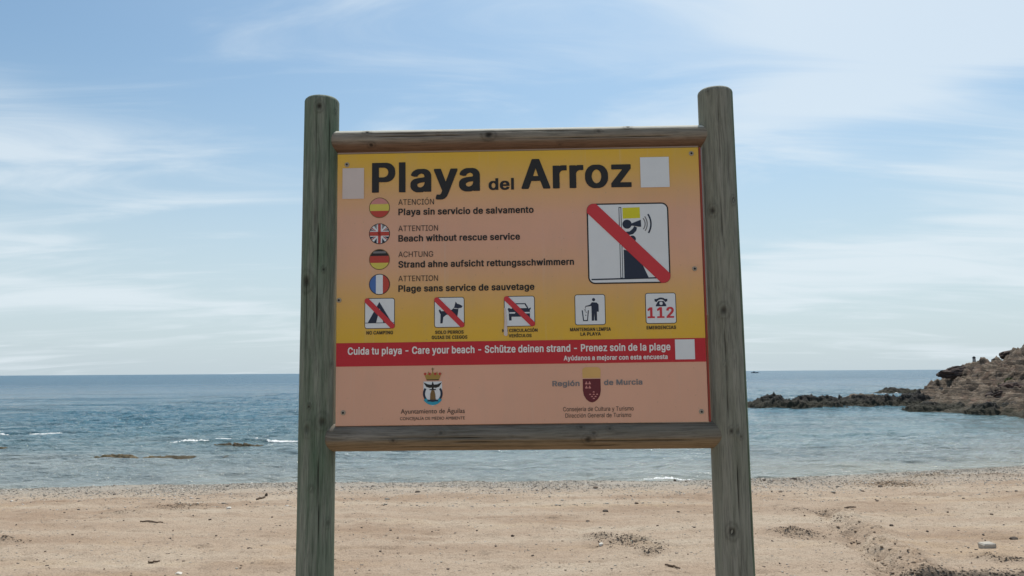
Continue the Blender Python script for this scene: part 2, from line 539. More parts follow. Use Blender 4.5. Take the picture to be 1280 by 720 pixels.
# ------------------------------------------------------------------ the sign
GLYPHS = json.loads(r'''{"b-":[485,[[393,184,393,253,386,259,122,259,115,253,115,184,122,177,386,177]]],"b1":[485,[[440,2,447,8,447,76,440,82,333,83,333,500,326,506,204,506,87,425,87,343,94,336,138,336,213,388,213,83,84,82,77,76,77,8,84,2]]],"b2":[485,[[72,2,440,2,447,8,447,78,440,84,231,85,375,227,417,281,435,322,439,350,439,376,437,397,429,423,411,453,378,484,356,497,318,510,290,514,218,514,192,510,156,499,130,484,107,464,87,440,71,404,67,382,67,346,74,340,178,340,185,346,185,365,191,386,203,404,220,418,250,430,280,422,305,404,319,378,321,358,309,324,283,289,65,70,65,8]]],"bA":[512,[[519,8,519,29,515,40,335,498,326,506,208,506,199,496,23,44,17,27,17,8,24,2,134,2,145,14,190,134,346,134,357,111,393,12,402,2,512,2],[268,346,314,217,221,218]]],"bB":[488,[[68,506,61,500,61,8,68,2,322,2,370,9,388,15,420,32,445,53,459,72,471,100,475,122,475,167,465,206,443,238,420,258,405,266,439,298,449,317,455,341,453,403,445,427,433,447,408,473,392,484,370,495,334,504],[181,216,278,217,314,205,339,186,349,171,355,154,355,137,345,115,330,101,294,88,182,86],[181,300,182,424,276,422,308,411,327,393,337,363,333,346,325,332,312,318,292,306,264,299]]],"bC":[542,[[434,485,402,500,344,513,250,513,208,505,158,485,136,470,99,435,69,392,53,353,43,308,41,219,47,178,61,133,91,82,136,38,162,22,210,3,252,-5,338,-5,366,-1,410,12,448,33,487,67,511,101,529,151,529,176,522,182,416,182,407,172,403,155,393,137,366,108,338,93,306,83,286,83,270,87,232,104,201,131,177,170,165,207,161,232,161,277,167,310,175,335,191,364,207,385,226,401,258,418,296,427,330,419,358,406,376,393,387,381,399,363,409,335,416,328,522,328,529,335,529,357,525,374,503,420,487,441,456,470]]],"bD":[534,[[68,2,296,2,346,9,386,22,408,34,444,60,469,85,493,122,513,180,519,231,517,304,507,352,489,395,457,438,420,469,402,480,366,495,308,506,68,506,61,500,61,8],[182,424,264,422,298,415,328,402,342,392,367,367,389,324,399,279,399,231,387,180,363,137,340,116,292,93,254,86,181,87]]],"bE":[450,[[426,2,433,8,433,79,426,86,181,87,182,215,406,215,413,221,413,292,406,299,182,299,181,423,422,424,429,431,429,500,422,506,68,506,61,500,61,8,68,2]]],"bG":[552,[[184,498,140,474,101,439,75,404,53,355,41,290,41,219,47,178,67,120,89,84,126,46,158,23,196,7,254,-5,340,-5,378,1,426,18,456,37,491,69,519,112,529,140,535,178,535,264,528,270,290,270,283,264,283,194,290,188,412,188,413,181,397,140,385,123,370,109,336,91,308,83,288,83,260,91,224,109,197,137,177,170,169,191,161,232,161,277,167,310,181,348,205,383,234,406,274,423,294,427,316,423,358,405,385,379,403,349,407,336,416,328,524,328,531,335,531,355,517,396,493,434,462,464,422,490,382,505,342,513,248,513,222,509]]],"bH":[549,[[68,2,174,2,181,8,182,219,392,219,393,8,400,2,506,2,513,8,513,500,506,506,400,506,393,500,392,301,182,301,181,500,174,506,68,506,61,500,61,8]]],"bI":[332,[[39,2,319,2,326,8,326,79,319,86,240,87,240,423,319,424,326,431,326,500,319,506,39,506,32,500,32,431,39,424,120,423,120,87,39,86,32,79,32,8]]],"bL":[425,[[68,506,61,500,61,8,68,2,412,2,419,8,419,79,412,86,181,87,181,500,174,506]]],"bM":[660,[[618,506,484,506,475,498,344,177,209,500,202,506,68,506,61,500,61,8,68,2,172,2,179,8,180,258,285,10,294,2,392,2,403,16,504,258,505,8,512,2,618,2,625,8,625,500]]],"bN":[555,[[514,2,521,8,521,500,514,506,406,506,399,500,398,200,199,494,188,506,68,506,61,500,61,8,68,2,174,2,181,8,182,310,385,10,394,2]]],"bO":[565,[[396,502,342,513,250,513,224,509,186,498,162,487,136,470,99,435,77,405,59,370,47,331,41,288,43,200,59,138,77,103,99,73,144,33,192,9,216,1,252,-5,340,-5,366,-1,400,9,422,18,450,35,489,69,513,101,529,131,543,174,549,213,547,312,539,349,529,377,511,411,489,439,442,479],[306,83,286,83,254,93,224,109,201,131,189,148,173,179,161,232,161,277,165,301,175,335,191,364,207,385,226,401,258,418,284,425,306,425,338,416,368,399,389,379,407,353,417,333,425,306,431,267,431,241,425,202,415,172,401,146,387,127,362,106,332,91]]],"bP":[476,[[68,2,174,2,181,8,182,176,310,176,354,183,386,196,406,209,433,234,445,251,459,283,465,311,465,373,461,393,453,416,435,445,416,465,390,484,356,499,316,506,68,506,61,500,61,8],[182,258,181,423,272,422,294,417,318,403,335,382,345,350,343,322,327,289,308,273,280,261,254,258]]],"bR":[481,[[68,506,61,500,61,8,68,2,174,2,181,8,181,186,250,187,345,21,360,2,478,2,485,8,485,27,381,203,406,217,437,246,451,266,463,300,467,330,465,382,457,412,441,442,410,473,390,486,364,497,332,504],[182,424,274,422,296,417,318,405,333,389,345,358,345,333,331,300,312,284,280,273,182,271]]],"bS":[478,[[356,502,304,513,208,513,174,507,130,490,102,472,75,445,61,420,53,390,53,338,59,316,73,291,104,263,144,240,188,225,272,205,318,186,337,170,345,153,345,140,339,123,320,102,280,83,264,79,242,79,214,87,184,104,171,120,163,138,161,153,154,160,46,160,39,153,39,127,43,107,59,71,90,37,114,20,138,9,168,-1,208,-6,298,-6,344,1,368,9,406,29,437,58,455,86,465,122,465,172,459,196,439,228,408,255,370,276,326,291,254,307,208,324,183,342,173,361,175,381,185,398,198,410,220,421,238,427,260,429,288,421,310,410,329,390,335,377,337,362,346,354,450,354,457,361,457,392,449,420,439,439,404,475,384,489]]],"bT":[481,[[200,2,306,2,313,8,313,423,468,424,475,431,475,500,468,506,40,506,33,500,33,431,40,424,193,423,193,8]]],"bU":[549,[[508,506,400,506,393,499,393,174,391,163,377,130,354,104,326,89,300,82,276,82,260,86,230,99,205,120,187,152,181,180,181,499,174,506,68,506,61,499,61,152,63,137,71,109,87,79,103,59,134,32,180,7,226,-4,244,-6,350,-4,384,4,430,24,446,35,483,72,499,98,509,124,515,169,515,499]]],"bV":[512,[[17,500,19,475,203,10,212,2,328,2,335,8,343,27,517,474,519,500,512,506,402,506,393,498,270,162,143,498,134,506,24,506]]],"bY":[504,[[318,2,325,8,325,203,509,477,511,500,504,506,388,506,371,487,267,324,264,323,151,498,142,506,26,506,19,500,21,475,205,201,205,8,212,2]]],"ba":[421,[[386,1,393,8,393,281,385,314,369,340,336,369,312,381,270,390,162,388,126,379,86,356,63,335,43,303,43,281,52,272,106,257,150,257,157,264,165,279,182,295,206,306,226,310,252,300,263,292,273,273,275,254,266,248,252,244,162,235,100,220,74,207,47,182,33,154,31,94,39,64,55,40,88,13,126,-2,150,-6,230,-6,252,-2,274,7,278,7,284,1],[277,165,275,139,263,111,246,93,230,84,206,76,194,76,168,85,155,98,149,118,157,135,168,143,206,156]]],"bb":[456,[[61,506,54,499,54,8,61,2,163,2,171,11,187,2,219,-6,297,-6,321,-2,359,13,383,30,408,55,430,90,442,126,448,165,448,221,442,260,426,303,404,335,377,360,357,373,323,386,303,390,213,390,189,385,173,377,172,499,165,506],[257,78,243,78,231,82,211,93,200,103,182,133,174,158,170,184,174,229,188,266,209,291,233,304,247,308,261,306,279,299,302,279,314,260,324,234,330,199,326,161,312,122,302,107,285,91]]],"bc":[428,[[348,370,328,379,282,390,178,388,136,375,114,362,81,333,59,303,43,266,35,223,35,161,41,126,49,102,69,66,100,33,130,13,164,0,196,-6,278,-6,302,-2,326,5,364,26,395,55,407,72,419,98,419,122,412,129,356,142,312,142,305,135,297,115,278,93,258,82,238,76,220,80,198,91,181,107,165,135,155,169,153,184,155,216,169,259,190,287,206,299,224,306,232,308,248,306,276,293,291,279,303,253,310,246,356,246,412,259,419,266,419,285,413,301,401,322,370,355]]],"bd":[456,[[422,506,318,506,311,499,310,377,294,385,270,390,180,390,160,386,126,373,106,360,79,335,61,311,45,275,37,242,35,161,39,133,49,100,69,62,100,30,124,13,162,-2,186,-6,264,-6,296,2,312,11,320,2,422,2,429,8,429,499],[226,78,200,89,190,97,173,118,157,160,153,202,161,242,179,277,188,287,204,299,222,306,236,308,250,304,274,291,295,266,307,236,313,188,305,145,283,103,272,93,252,82,240,78]]],"be":[436,[[144,379,108,358,79,331,59,303,45,272,35,221,35,161,43,118,61,77,81,51,112,24,138,9,174,-2,200,-6,282,-6,316,0,354,15,372,26,401,53,415,74,421,89,421,111,414,117,358,131,314,131,305,122,291,98,280,89,254,78,236,76,200,89,177,109,163,133,155,160,420,160,427,167,427,240,419,277,403,313,381,341,358,360,324,379,300,386,278,390,190,390],[157,240,175,275,200,297,228,308,240,308,252,304,278,289,291,273,305,242,304,239]]],"bf":[286,[[88,2,192,2,199,8,199,307,278,308,285,315,285,380,278,387,200,387,199,414,205,431,214,439,224,443,234,439,278,439,285,445,299,490,299,513,292,519,258,527,180,527,148,519,128,510,101,487,87,464,81,442,81,388,14,387,7,380,7,315,14,308,81,307,81,8]]],"bg":[457,[[422,386,320,386,310,377,296,384,272,390,168,388,142,381,106,360,77,333,61,310,49,286,39,254,35,226,35,165,39,137,49,105,71,68,108,33,136,18,158,11,180,7,270,7,300,14,313,21,309,-7,297,-31,282,-44,256,-55,234,-58,204,-51,186,-42,152,-6,108,-6,58,-32,51,-39,51,-58,59,-71,96,-107,114,-118,154,-133,192,-139,278,-139,308,-135,342,-126,374,-109,405,-80,413,-69,425,-41,429,-20,429,380],[228,308,246,306,264,298,287,279,303,251,313,210,313,183,309,161,293,124,272,102,240,89,214,93,183,112,173,126,161,150,153,189,157,228,169,262,190,289,204,298]]],"bh":[442,[[61,506,54,500,54,8,61,2,165,2,172,8,172,240,174,249,188,279,203,293,221,303,233,306,245,306,261,301,278,289,290,270,296,251,298,8,305,2,407,2,414,8,414,276,408,304,394,333,386,345,355,372,337,381,311,389,215,390,173,377,172,500,165,506]]],"bi":[199,[[61,2,163,2,170,8,170,380,163,387,61,387,54,380,54,8],[42,451,48,438,65,422,77,417,89,415,147,417,157,420,178,440,182,447,184,459,182,488,174,502,163,512,149,519,141,521,75,519,65,514,48,498,44,490]]],"bj":[199,[[164,386,60,386,53,379,53,-17,45,-37,38,-44,20,-49,-2,-49,-9,-56,-9,-125,-2,-131,72,-131,106,-124,124,-115,143,-99,155,-84,165,-63,171,-33,171,379],[181,445,183,452,181,490,171,505,150,519,80,520,66,515,45,493,41,478,41,458,45,443,66,421,74,418,144,416,164,425]]],"bl":[222,[[54,0,168,0,168,508,54,508]]],"bm":[642,[[614,8,614,285,608,313,596,337,586,350,559,374,537,385,505,392,415,390,377,377,351,359,319,383,285,392,211,392,187,387,173,379,163,387,61,387,54,380,54,8,61,2,165,2,172,8,172,249,176,264,188,285,201,297,227,308,249,301,264,289,270,279,276,259,276,8,283,2,385,2,392,8,392,246,396,264,406,285,425,301,445,308,457,306,479,295,488,285,496,264,498,8,505,2,607,2]]],"bn":[442,[[407,2,414,8,414,276,404,315,384,346,363,366,345,377,319,387,299,390,215,390,173,377,163,387,61,387,54,380,54,8,61,2,165,2,172,8,172,240,174,249,188,279,203,293,221,303,233,306,245,306,261,301,278,289,290,270,296,251,298,8,305,2]]],"bo":[447,[[344,372,304,386,282,390,190,390,162,385,136,375,104,355,81,333,59,303,43,266,35,223,35,161,41,126,49,102,69,66,100,33,130,13,164,0,196,-6,276,-6,308,0,350,17,366,28,395,55,417,87,429,117,437,154,437,230,433,255,419,294,403,320,374,351],[234,76,220,80,198,91,177,113,159,152,153,184,153,199,159,232,169,259,181,277,190,287,206,299,224,306,240,308,254,304,276,293,299,268,309,247,317,221,319,174,309,137,299,117,289,103,266,86]]],"bp":[456,[[61,-131,165,-131,172,-125,173,9,193,-1,225,-6,291,-6,325,-1,347,7,373,22,406,53,422,75,436,105,446,146,448,221,444,251,434,286,416,320,406,333,375,362,361,371,325,386,283,392,211,390,187,384,171,375,170,379,163,386,61,386,54,379,54,-125],[255,78,245,78,217,89,196,109,178,144,170,185,174,228,182,254,190,269,213,294,231,304,245,308,255,308,279,298,293,289,304,277,322,241,330,198,326,161,318,135,308,116,285,91]]],"br":[291,[[61,2,165,2,172,8,172,246,174,253,186,277,199,290,221,301,235,304,293,303,300,309,300,384,293,390,201,390,173,381,169,381,163,387,61,387,54,380,54,8]]],"bs":[397,[[304,381,264,390,170,390,148,386,124,379,96,364,67,337,55,318,49,298,49,247,55,227,67,208,88,188,128,168,244,140,261,130,269,115,263,100,246,86,220,76,204,76,186,82,170,91,161,102,153,122,144,131,94,131,46,121,37,113,37,92,53,55,76,30,112,7,142,-2,168,-6,254,-6,280,-2,316,9,342,24,369,49,381,68,389,96,389,135,383,160,365,186,344,203,314,218,198,246,182,254,171,264,167,273,171,287,180,297,210,310,224,310,248,299,261,285,269,268,276,261,326,261,374,273,381,279,381,300,367,329,359,341,332,366]]],"bt":[259,[[260,2,269,10,269,33,259,76,252,82,200,80,189,87,183,102,183,307,254,308,261,315,261,380,254,387,183,387,183,466,176,472,72,472,65,466,65,387,14,387,7,380,7,315,14,308,65,307,65,83,71,57,83,36,102,19,130,4,158,-2,238,-2]]],"bu":[442,[[61,386,54,379,54,118,64,75,82,45,109,19,121,12,143,3,173,-3,249,-3,271,1,297,12,307,3,407,3,414,9,414,379,407,386,305,386,298,379,298,159,294,136,284,114,265,94,247,85,225,81,205,89,188,103,178,119,172,140,172,379,165,386]]],"bv":[421,[[18,380,18,360,162,8,169,2,277,2,284,8,288,18,428,360,428,380,421,387,313,387,304,378,223,168,142,380,135,387,25,387]]],"bw":[599,[[24,380,24,360,28,346,136,14,145,2,249,2,258,10,313,192,368,10,377,2,481,2,488,8,602,360,602,380,595,387,489,387,480,378,427,198,376,376,367,387,261,387,252,378,199,198,146,378,137,387,31,387]]],"by":[421,[[59,-130,79,-134,157,-134,177,-130,209,-115,236,-90,246,-77,264,-41,426,355,428,379,421,386,313,386,304,377,223,167,142,379,135,386,25,386,18,379,20,355,160,15,140,-32,127,-46,119,-50,69,-48,62,-54,48,-101,48,-122]]],"bz":[412,[[390,2,397,8,397,78,390,84,201,85,389,315,389,380,382,387,56,387,49,380,49,309,56,303,237,302,43,70,43,8,50,2]]],"bÍ":[332,[[39,2,319,2,326,8,326,79,319,86,240,87,240,423,319,424,326,431,326,500,319,506,39,506,32,500,32,431,39,424,120,423,120,87,39,86,32,79,32,8],[296,640,289,646,179,646,170,638,124,548,124,530,131,523,225,523,296,621]]],"bÓ":[565,[[396,502,342,513,250,513,224,509,186,498,162,487,136,470,99,435,77,405,59,370,47,331,41,288,43,200,59,138,77,103,99,73,144,33,192,9,216,1,252,-5,340,-5,366,-1,400,9,422,18,450,35,489,69,513,101,529,131,543,174,549,213,547,312,539,349,529,377,511,411,489,439,442,479],[306,83,286,83,254,93,224,109,201,131,189,148,173,179,161,232,161,277,165,301,175,335,191,364,207,385,226,401,258,418,284,425,306,425,338,416,368,399,389,379,407,353,417,333,425,306,431,267,431,241,425,202,415,172,401,146,387,127,362,106,332,91],[413,641,406,647,296,647,287,639,241,549,241,531,248,524,342,524,413,622]]],"bó":[447,[[344,372,304,386,282,390,190,390,162,385,136,375,104,355,81,333,59,303,43,266,35,223,35,161,41,126,49,102,69,66,100,33,130,13,164,0,196,-6,276,-6,308,0,350,17,366,28,395,55,417,87,429,117,437,154,437,230,433,255,419,294,403,320,374,351],[234,76,220,80,198,91,177,113,159,152,153,184,153,199,159,232,169,259,181,277,190,287,206,299,224,306,240,308,254,304,276,293,299,268,309,247,317,221,319,174,309,137,299,117,289,103,266,86],[353,520,346,527,236,527,229,520,183,430,183,410,190,403,282,403,291,412,349,494,353,501]]],"bú":[442,[[61,386,54,379,54,118,64,75,82,45,109,19,121,12,143,3,173,-3,249,-3,271,1,297,12,307,3,407,3,414,9,414,379,407,386,305,386,298,379,298,159,294,136,284,114,265,94,247,85,225,81,205,89,188,103,178,119,172,140,172,379,165,386],[350,519,343,526,233,526,226,519,180,429,180,409,187,402,279,402,288,411,350,499]]],"bü":[442,[[61,386,54,379,54,118,64,75,82,45,109,19,121,12,143,3,173,-3,249,-3,271,1,297,12,307,3,407,3,414,9,414,379,407,386,305,386,298,379,298,159,294,136,284,114,265,94,247,85,225,81,205,89,188,103,178,119,172,140,172,379,165,386],[228,443,230,487,226,497,201,518,131,520,115,513,96,491,94,486,96,444,102,435,125,417,193,415,207,421],[372,493,351,514,339,520,269,518,261,514,244,499,240,491,238,486,240,444,259,423,275,415,343,417,351,421,368,437,374,448]]],"b ":[290,[]],"rA":[480,[[201,508,16,1,83,0,86,3,135,142,343,142,394,1,461,0,458,15,278,505,275,508],[239,454,276,331,323,198,154,199]]],"rC":[510,[[383,485,351,501,293,515,243,515,189,503,151,485,129,469,90,428,60,374,46,326,40,280,40,226,52,158,68,116,98,70,129,39,175,11,203,1,245,-7,305,-5,349,7,375,19,407,41,442,80,462,118,470,144,471,161,409,161,402,138,384,106,359,81,347,73,321,61,287,53,235,55,191,71,156,98,132,130,116,164,108,194,104,220,104,288,110,324,118,350,134,382,150,404,175,427,207,445,245,455,289,455,323,447,351,433,376,412,396,384,409,349,472,350,462,390,446,422,430,444,405,469]]],"rD":[502,[[61,0,245,0,295,8,335,22,369,42,400,69,424,101,442,137,458,197,462,271,456,325,436,387,412,427,387,454,351,480,315,496,257,508,60,507],[125,452,239,452,291,442,321,428,335,418,366,385,382,355,396,305,400,255,398,219,388,171,362,119,333,90,297,70,247,58,124,59]]],"rE":[419,[[375,0,375,58,124,59,125,228,356,229,355,286,125,286,124,451,371,452,372,507,61,508,60,1]]],"rG":[520,[[291,515,241,515,199,507,157,489,123,465,92,432,64,384,48,336,40,282,40,226,46,182,60,134,88,82,119,47,151,23,189,5,247,-7,289,-7,327,-1,375,17,405,37,434,66,452,92,472,142,478,182,477,255,283,255,283,199,414,198,412,166,402,134,384,104,363,83,329,63,301,55,249,53,227,57,209,63,173,83,146,110,132,130,116,164,106,206,104,220,106,304,118,350,134,382,148,402,183,433,211,447,243,455,289,455,309,451,345,435,378,406,392,386,409,349,474,350,464,386,452,412,428,446,411,463,363,495,331,507]]],"rH":[517,[[61,0,124,1,125,232,391,232,392,1,456,1,455,508,392,507,391,288,125,288,124,507,60,507]]],"rI":[300,[[32,0,269,1,268,58,183,59,183,451,268,452,268,508,31,507,32,452,119,451,119,59,32,58]]],"rN":[523,[[463,0,464,507,398,507,398,159,400,157,401,80,350,173,138,507,61,508,60,1,124,1,124,361,122,363,121,428,192,305,384,3,387,0]]],"rO":[533,[[307,513,243,515,217,511,179,499,155,487,129,469,98,438,76,406,52,350,42,302,40,226,46,182,58,140,82,92,98,70,127,41,149,25,185,7,229,-5,289,-7,315,-3,363,13,399,35,432,66,456,100,472,132,482,162,490,202,492,288,486,330,472,376,454,412,432,442,391,479,345,503],[245,455,287,455,309,451,331,443,361,425,388,398,410,362,424,320,430,278,430,230,426,198,414,156,400,128,386,108,349,75,325,63,285,53,249,53,219,59,191,71,161,93,144,112,120,154,112,176,104,220,104,288,108,314,118,350,134,382,150,404,187,435,207,445]]],"rT":[449,[[193,0,256,1,256,451,417,452,417,508,32,507,33,452,192,451]]],"rU":[517,[[457,508,392,507,392,159,386,133,372,105,347,78,309,58,279,52,225,54,209,58,179,72,148,101,134,125,124,165,124,507,60,507,60,155,62,139,74,99,94,65,115,42,145,20,173,6,219,-6,237,-8,299,-6,333,2,379,24,395,36,430,75,442,97,452,125,458,173]]],"ra":[389,[[335,-1,336,272,330,302,318,328,285,361,261,373,219,383,167,383,145,379,119,371,87,353,56,322,42,296,45,289,99,273,116,300,145,321,161,327,185,331,219,329,245,319,262,304,272,284,276,254,272,240,253,229,125,211,93,201,67,187,42,160,32,136,30,122,32,80,38,60,48,42,67,21,101,1,143,-9,179,-9,201,-5,233,9,247,19,275,51,277,-1],[276,188,276,136,270,106,258,84,233,61,199,47,155,45,135,49,117,57,98,76,92,92,92,118,100,136,117,151,155,165,233,175,253,179]]],"rc":[396,[[297,362,277,372,231,384,183,384,155,378,129,368,97,346,72,319,54,289,42,257,34,211,34,165,42,119,64,69,82,45,105,24,135,6,157,-2,189,-8,227,-8,265,0,299,16,313,26,338,51,356,81,362,97,361,104,305,118,300,103,288,83,259,58,231,48,215,46,183,48,153,60,124,87,112,107,100,143,96,169,96,205,102,241,112,269,124,289,139,306,155,318,173,326,193,330,223,330,247,324,269,312,290,291,303,262,362,277,356,295,340,323,319,346]]],"rd":[424,[[371,508,310,507,309,320,271,362,243,378,219,384,173,384,135,374,99,352,78,331,54,293,44,267,34,213,34,165,42,117,52,89,74,51,105,20,137,2,179,-8,227,-6,245,0,269,14,292,37,302,53,307,58,311,58,313,0,372,1],[219,330,243,324,259,316,282,295,294,277,306,245,310,225,312,173,304,127,282,83,265,66,245,54,225,48,205,46,175,50,149,62,122,89,110,111,100,143,96,171,96,209,108,263,122,289,137,306,153,318,171,326,191,330]]],"re":[404,[[227,384,183,384,153,378,121,364,101,350,70,317,54,289,44,263,34,209,34,165,38,135,52,91,72,57,95,32,127,10,159,-2,193,-8,247,-6,283,4,303,14,321,26,344,49,358,71,364,87,363,92,307,106,290,77,273,62,239,48,199,46,165,54,143,66,120,89,106,115,98,143,97,170,370,171,370,229,366,253,354,291,340,317,319,342,293,362,263,376],[96,223,104,261,118,287,130,301,149,316,165,324,189,330,233,328,257,318,271,308,286,291,298,269,308,233,307,222]]],"ri":[167,[[54,0,113,1,112,380,53,379],[41,475,47,461,58,450,70,444,86,442,106,448,121,463,127,483,125,495,112,514,98,522,76,524,64,520,47,505,41,491]]],"rj":[167,[[113,379,52,378,52,-46,44,-68,31,-81,13,-87,-10,-88,-9,-143,35,-141,55,-135,73,-125,86,-114,98,-98,106,-82,112,-60,114,-44],[124,468,126,476,124,496,114,512,99,521,93,523,67,521,59,517,44,500,40,484,44,466,59,449,67,445,73,443,99,445,113,453]]],"rl":[173,[[53,0,115,0,115,510,53,510]]],"rm":[610,[[557,1,557,277,547,317,535,339,516,360,486,378,454,386,420,386,392,380,352,358,329,333,318,310,303,343,280,368,268,376,246,384,204,386,180,380,146,360,127,339,114,314,113,379,53,379,54,0,115,1,115,259,117,269,131,297,150,316,184,330,216,330,242,320,263,301,273,279,276,0,335,1,335,255,337,267,349,297,368,316,382,324,402,330,434,330,450,326,472,314,483,303,491,289,497,255,497,1]]],"rn":[410,[[356,0,357,267,347,309,327,343,312,358,286,374,248,384,208,384,178,376,152,362,133,345,114,314,113,379,54,380,53,1,115,1,115,249,123,277,141,303,158,316,182,326,212,330,238,326,266,312,285,289,293,269,297,243,297,1]]],"ro":[415,[[183,384,143,374,119,362,97,346,80,329,64,307,48,275,38,239,34,211,36,149,48,101,64,69,82,45,105,24,135,6,173,-6,189,-8,241,-6,271,2,299,16,338,51,352,71,366,99,378,143,380,157,378,233,374,253,358,295,340,323,311,352,277,372,253,380,231,384],[193,330,233,328,247,324,269,312,298,279,312,245,318,217,320,189,318,159,312,131,298,97,288,83,259,58,239,50,215,46,183,48,169,52,147,64,124,87,108,117,100,143,96,169,98,223,116,277,132,299,149,314,173,326]]],"rr":[259,[[54,0,115,1,115,255,121,275,129,289,148,308,170,320,196,326,224,326,242,322,242,384,194,384,172,378,156,370,138,356,127,343,114,320,112,380,53,379]]],"rs":[365,[[235,380,213,384,163,384,117,372,89,356,66,333,50,301,48,291,50,247,58,227,81,200,121,178,237,148,260,131,268,115,268,93,262,79,239,58,227,52,201,46,163,46,131,56,110,73,93,106,39,96,36,91,42,71,52,51,68,31,93,12,135,-4,161,-8,203,-8,237,-2,265,8,291,24,312,45,328,77,332,95,330,129,320,155,305,174,287,188,263,200,147,230,123,244,110,265,110,289,118,305,135,320,167,332,209,332,229,326,254,305,269,278,323,290,320,305,302,337,281,358,269,366]]],"rt":[227,[[209,0,212,7,201,54,183,50,149,52,132,65,126,81,126,327,203,328,204,379,127,380,126,471,65,472,64,381,7,380,6,329,64,327,64,81,70,53,82,31,95,18,123,2,151,-4,187,-4]]],"ru":[410,[[54,379,53,118,63,72,81,40,102,19,136,1,166,-5,198,-5,232,3,258,17,279,36,298,69,299,2,356,1,357,378,297,378,297,142,293,118,283,94,268,75,240,57,220,51,182,51,162,57,148,65,127,88,117,112,115,122,115,378]]],"ry":[389,[[52,-141,72,-145,106,-145,132,-139,158,-125,189,-90,207,-52,370,379,306,379,303,376,223,156,194,59,169,146,85,378,17,378,161,4,161,-6,147,-46,135,-68,120,-83,106,-89,76,-89,61,-86,47,-136]]],"rÓ":[533,[[307,513,243,515,217,511,179,499,155,487,129,469,98,438,76,406,52,350,42,302,40,226,46,182,58,140,82,92,98,70,127,41,149,25,185,7,229,-5,289,-7,315,-3,363,13,399,35,432,66,456,100,472,132,482,162,490,202,492,288,486,330,472,376,454,412,432,442,391,479,345,503],[245,455,287,455,309,451,331,443,361,425,388,398,410,362,424,320,430,278,430,230,426,198,414,156,400,128,386,108,349,75,325,63,285,53,249,53,219,59,191,71,161,93,144,112,120,154,112,176,104,220,104,288,108,314,118,350,134,382,150,404,187,435,207,445],[356,658,289,659,240,560,291,559]]],"rí":[167,[[54,0,115,1,114,380,53,379],[173,529,106,530,57,429,106,428]]],"ró":[415,[[183,384,143,374,119,362,97,346,80,329,64,307,48,275,38,239,34,211,36,149,48,101,64,69,82,45,105,24,135,6,173,-6,189,-8,241,-6,271,2,299,16,338,51,352,71,366,99,378,143,380,157,378,233,374,253,358,295,340,323,311,352,277,372,253,380,231,384],[193,330,233,328,247,324,269,312,298,279,312,245,318,217,320,189,318,159,312,131,298,97,288,83,259,58,239,50,215,46,183,48,169,52,147,64,124,87,108,117,100,143,96,169,98,223,116,277,132,299,149,314,173,326],[296,529,229,530,182,431,231,430]]],"r ":[290,[]]}''')      # outlines of the lettering: advance, loops, in 1/1000 em


def wood_material(name, axis_i, cols, brown, green):
    m, nt, b = new_mat(name)
    O = ND(nt, 'ShaderNodeTexCoord').outputs['Object']
    kn = ND(nt, 'ShaderNodeAttribute', attribute_name='knot').outputs['Fac']
    sd = ND(nt, 'ShaderNodeAttribute', attribute_name='side').outputs['Fac']
    sc = [24, 24, 24]
    sc[axis_i] = 1.1
    warp = ND(nt, 'ShaderNodeVectorMath', operation='MULTIPLY_ADD')
    nz = noise_n(nt, mapped(nt, O, (3, 3, 3)), 1.0, 2, 0.5, out=1)
    nt.links.new(nz, warp.inputs[0])
    warp.inputs[1].default_value = (0.03, 0.03, 0.03)
    nt.links.new(O, warp.inputs[2])
    v = mapped(nt, warp.outputs[0], tuple(sc))
    n1 = noise_n(nt, v, 2.6, 6, 0.65, 0.5)
    n2 = noise_n(nt, v, 9, 4, 0.7)
    n3 = noise_n(nt, mapped(nt, O, tuple(1.0 if i == axis_i else 7.0 for i in range(3))), 2.2, 4, 0.6)
    c = ramp(nt, n1, [(0.3, cols[0]), (0.48, cols[1]), (0.7, cols[2])])
    c = mix(nt, ramp(nt, n3, [(0.4, (0, 0, 0)), (0.66, (0.75, 0.75, 0.75))]), c, green)
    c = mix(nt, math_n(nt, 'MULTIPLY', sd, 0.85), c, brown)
    c = mix(nt, 1.0, c, ramp(nt, n2, [(0.34, (0.68, 0.68, 0.68)), (0.55, (1.1, 1.1, 1.1))]), 'MULTIPLY')
    c = mix(nt, kn, c, (0.022, 0.017, 0.012))
    tp = ND(nt, 'ShaderNodeAttribute', attribute_name='sunlit_tint').outputs['Fac']
    c = mix(nt, math_n(nt, 'MULTIPLY', tp, math_n(nt, 'SUBTRACT', 1.0, kn)), c, (0.60, 0.57, 0.47))  # paler upper side imitates the top rail's sunlit edge in colour
    nt.links.new(c, b.inputs['Base Color'])
    b.inputs['Roughness'].default_value = 0.8
    b.inputs['Specular IOR Level'].default_value = 0.25
    bump(nt, b, math_n(nt, 'ADD', n1, math_n(nt, 'MULTIPLY', n2, 0.8)), 0.5, 0.004)
    return m


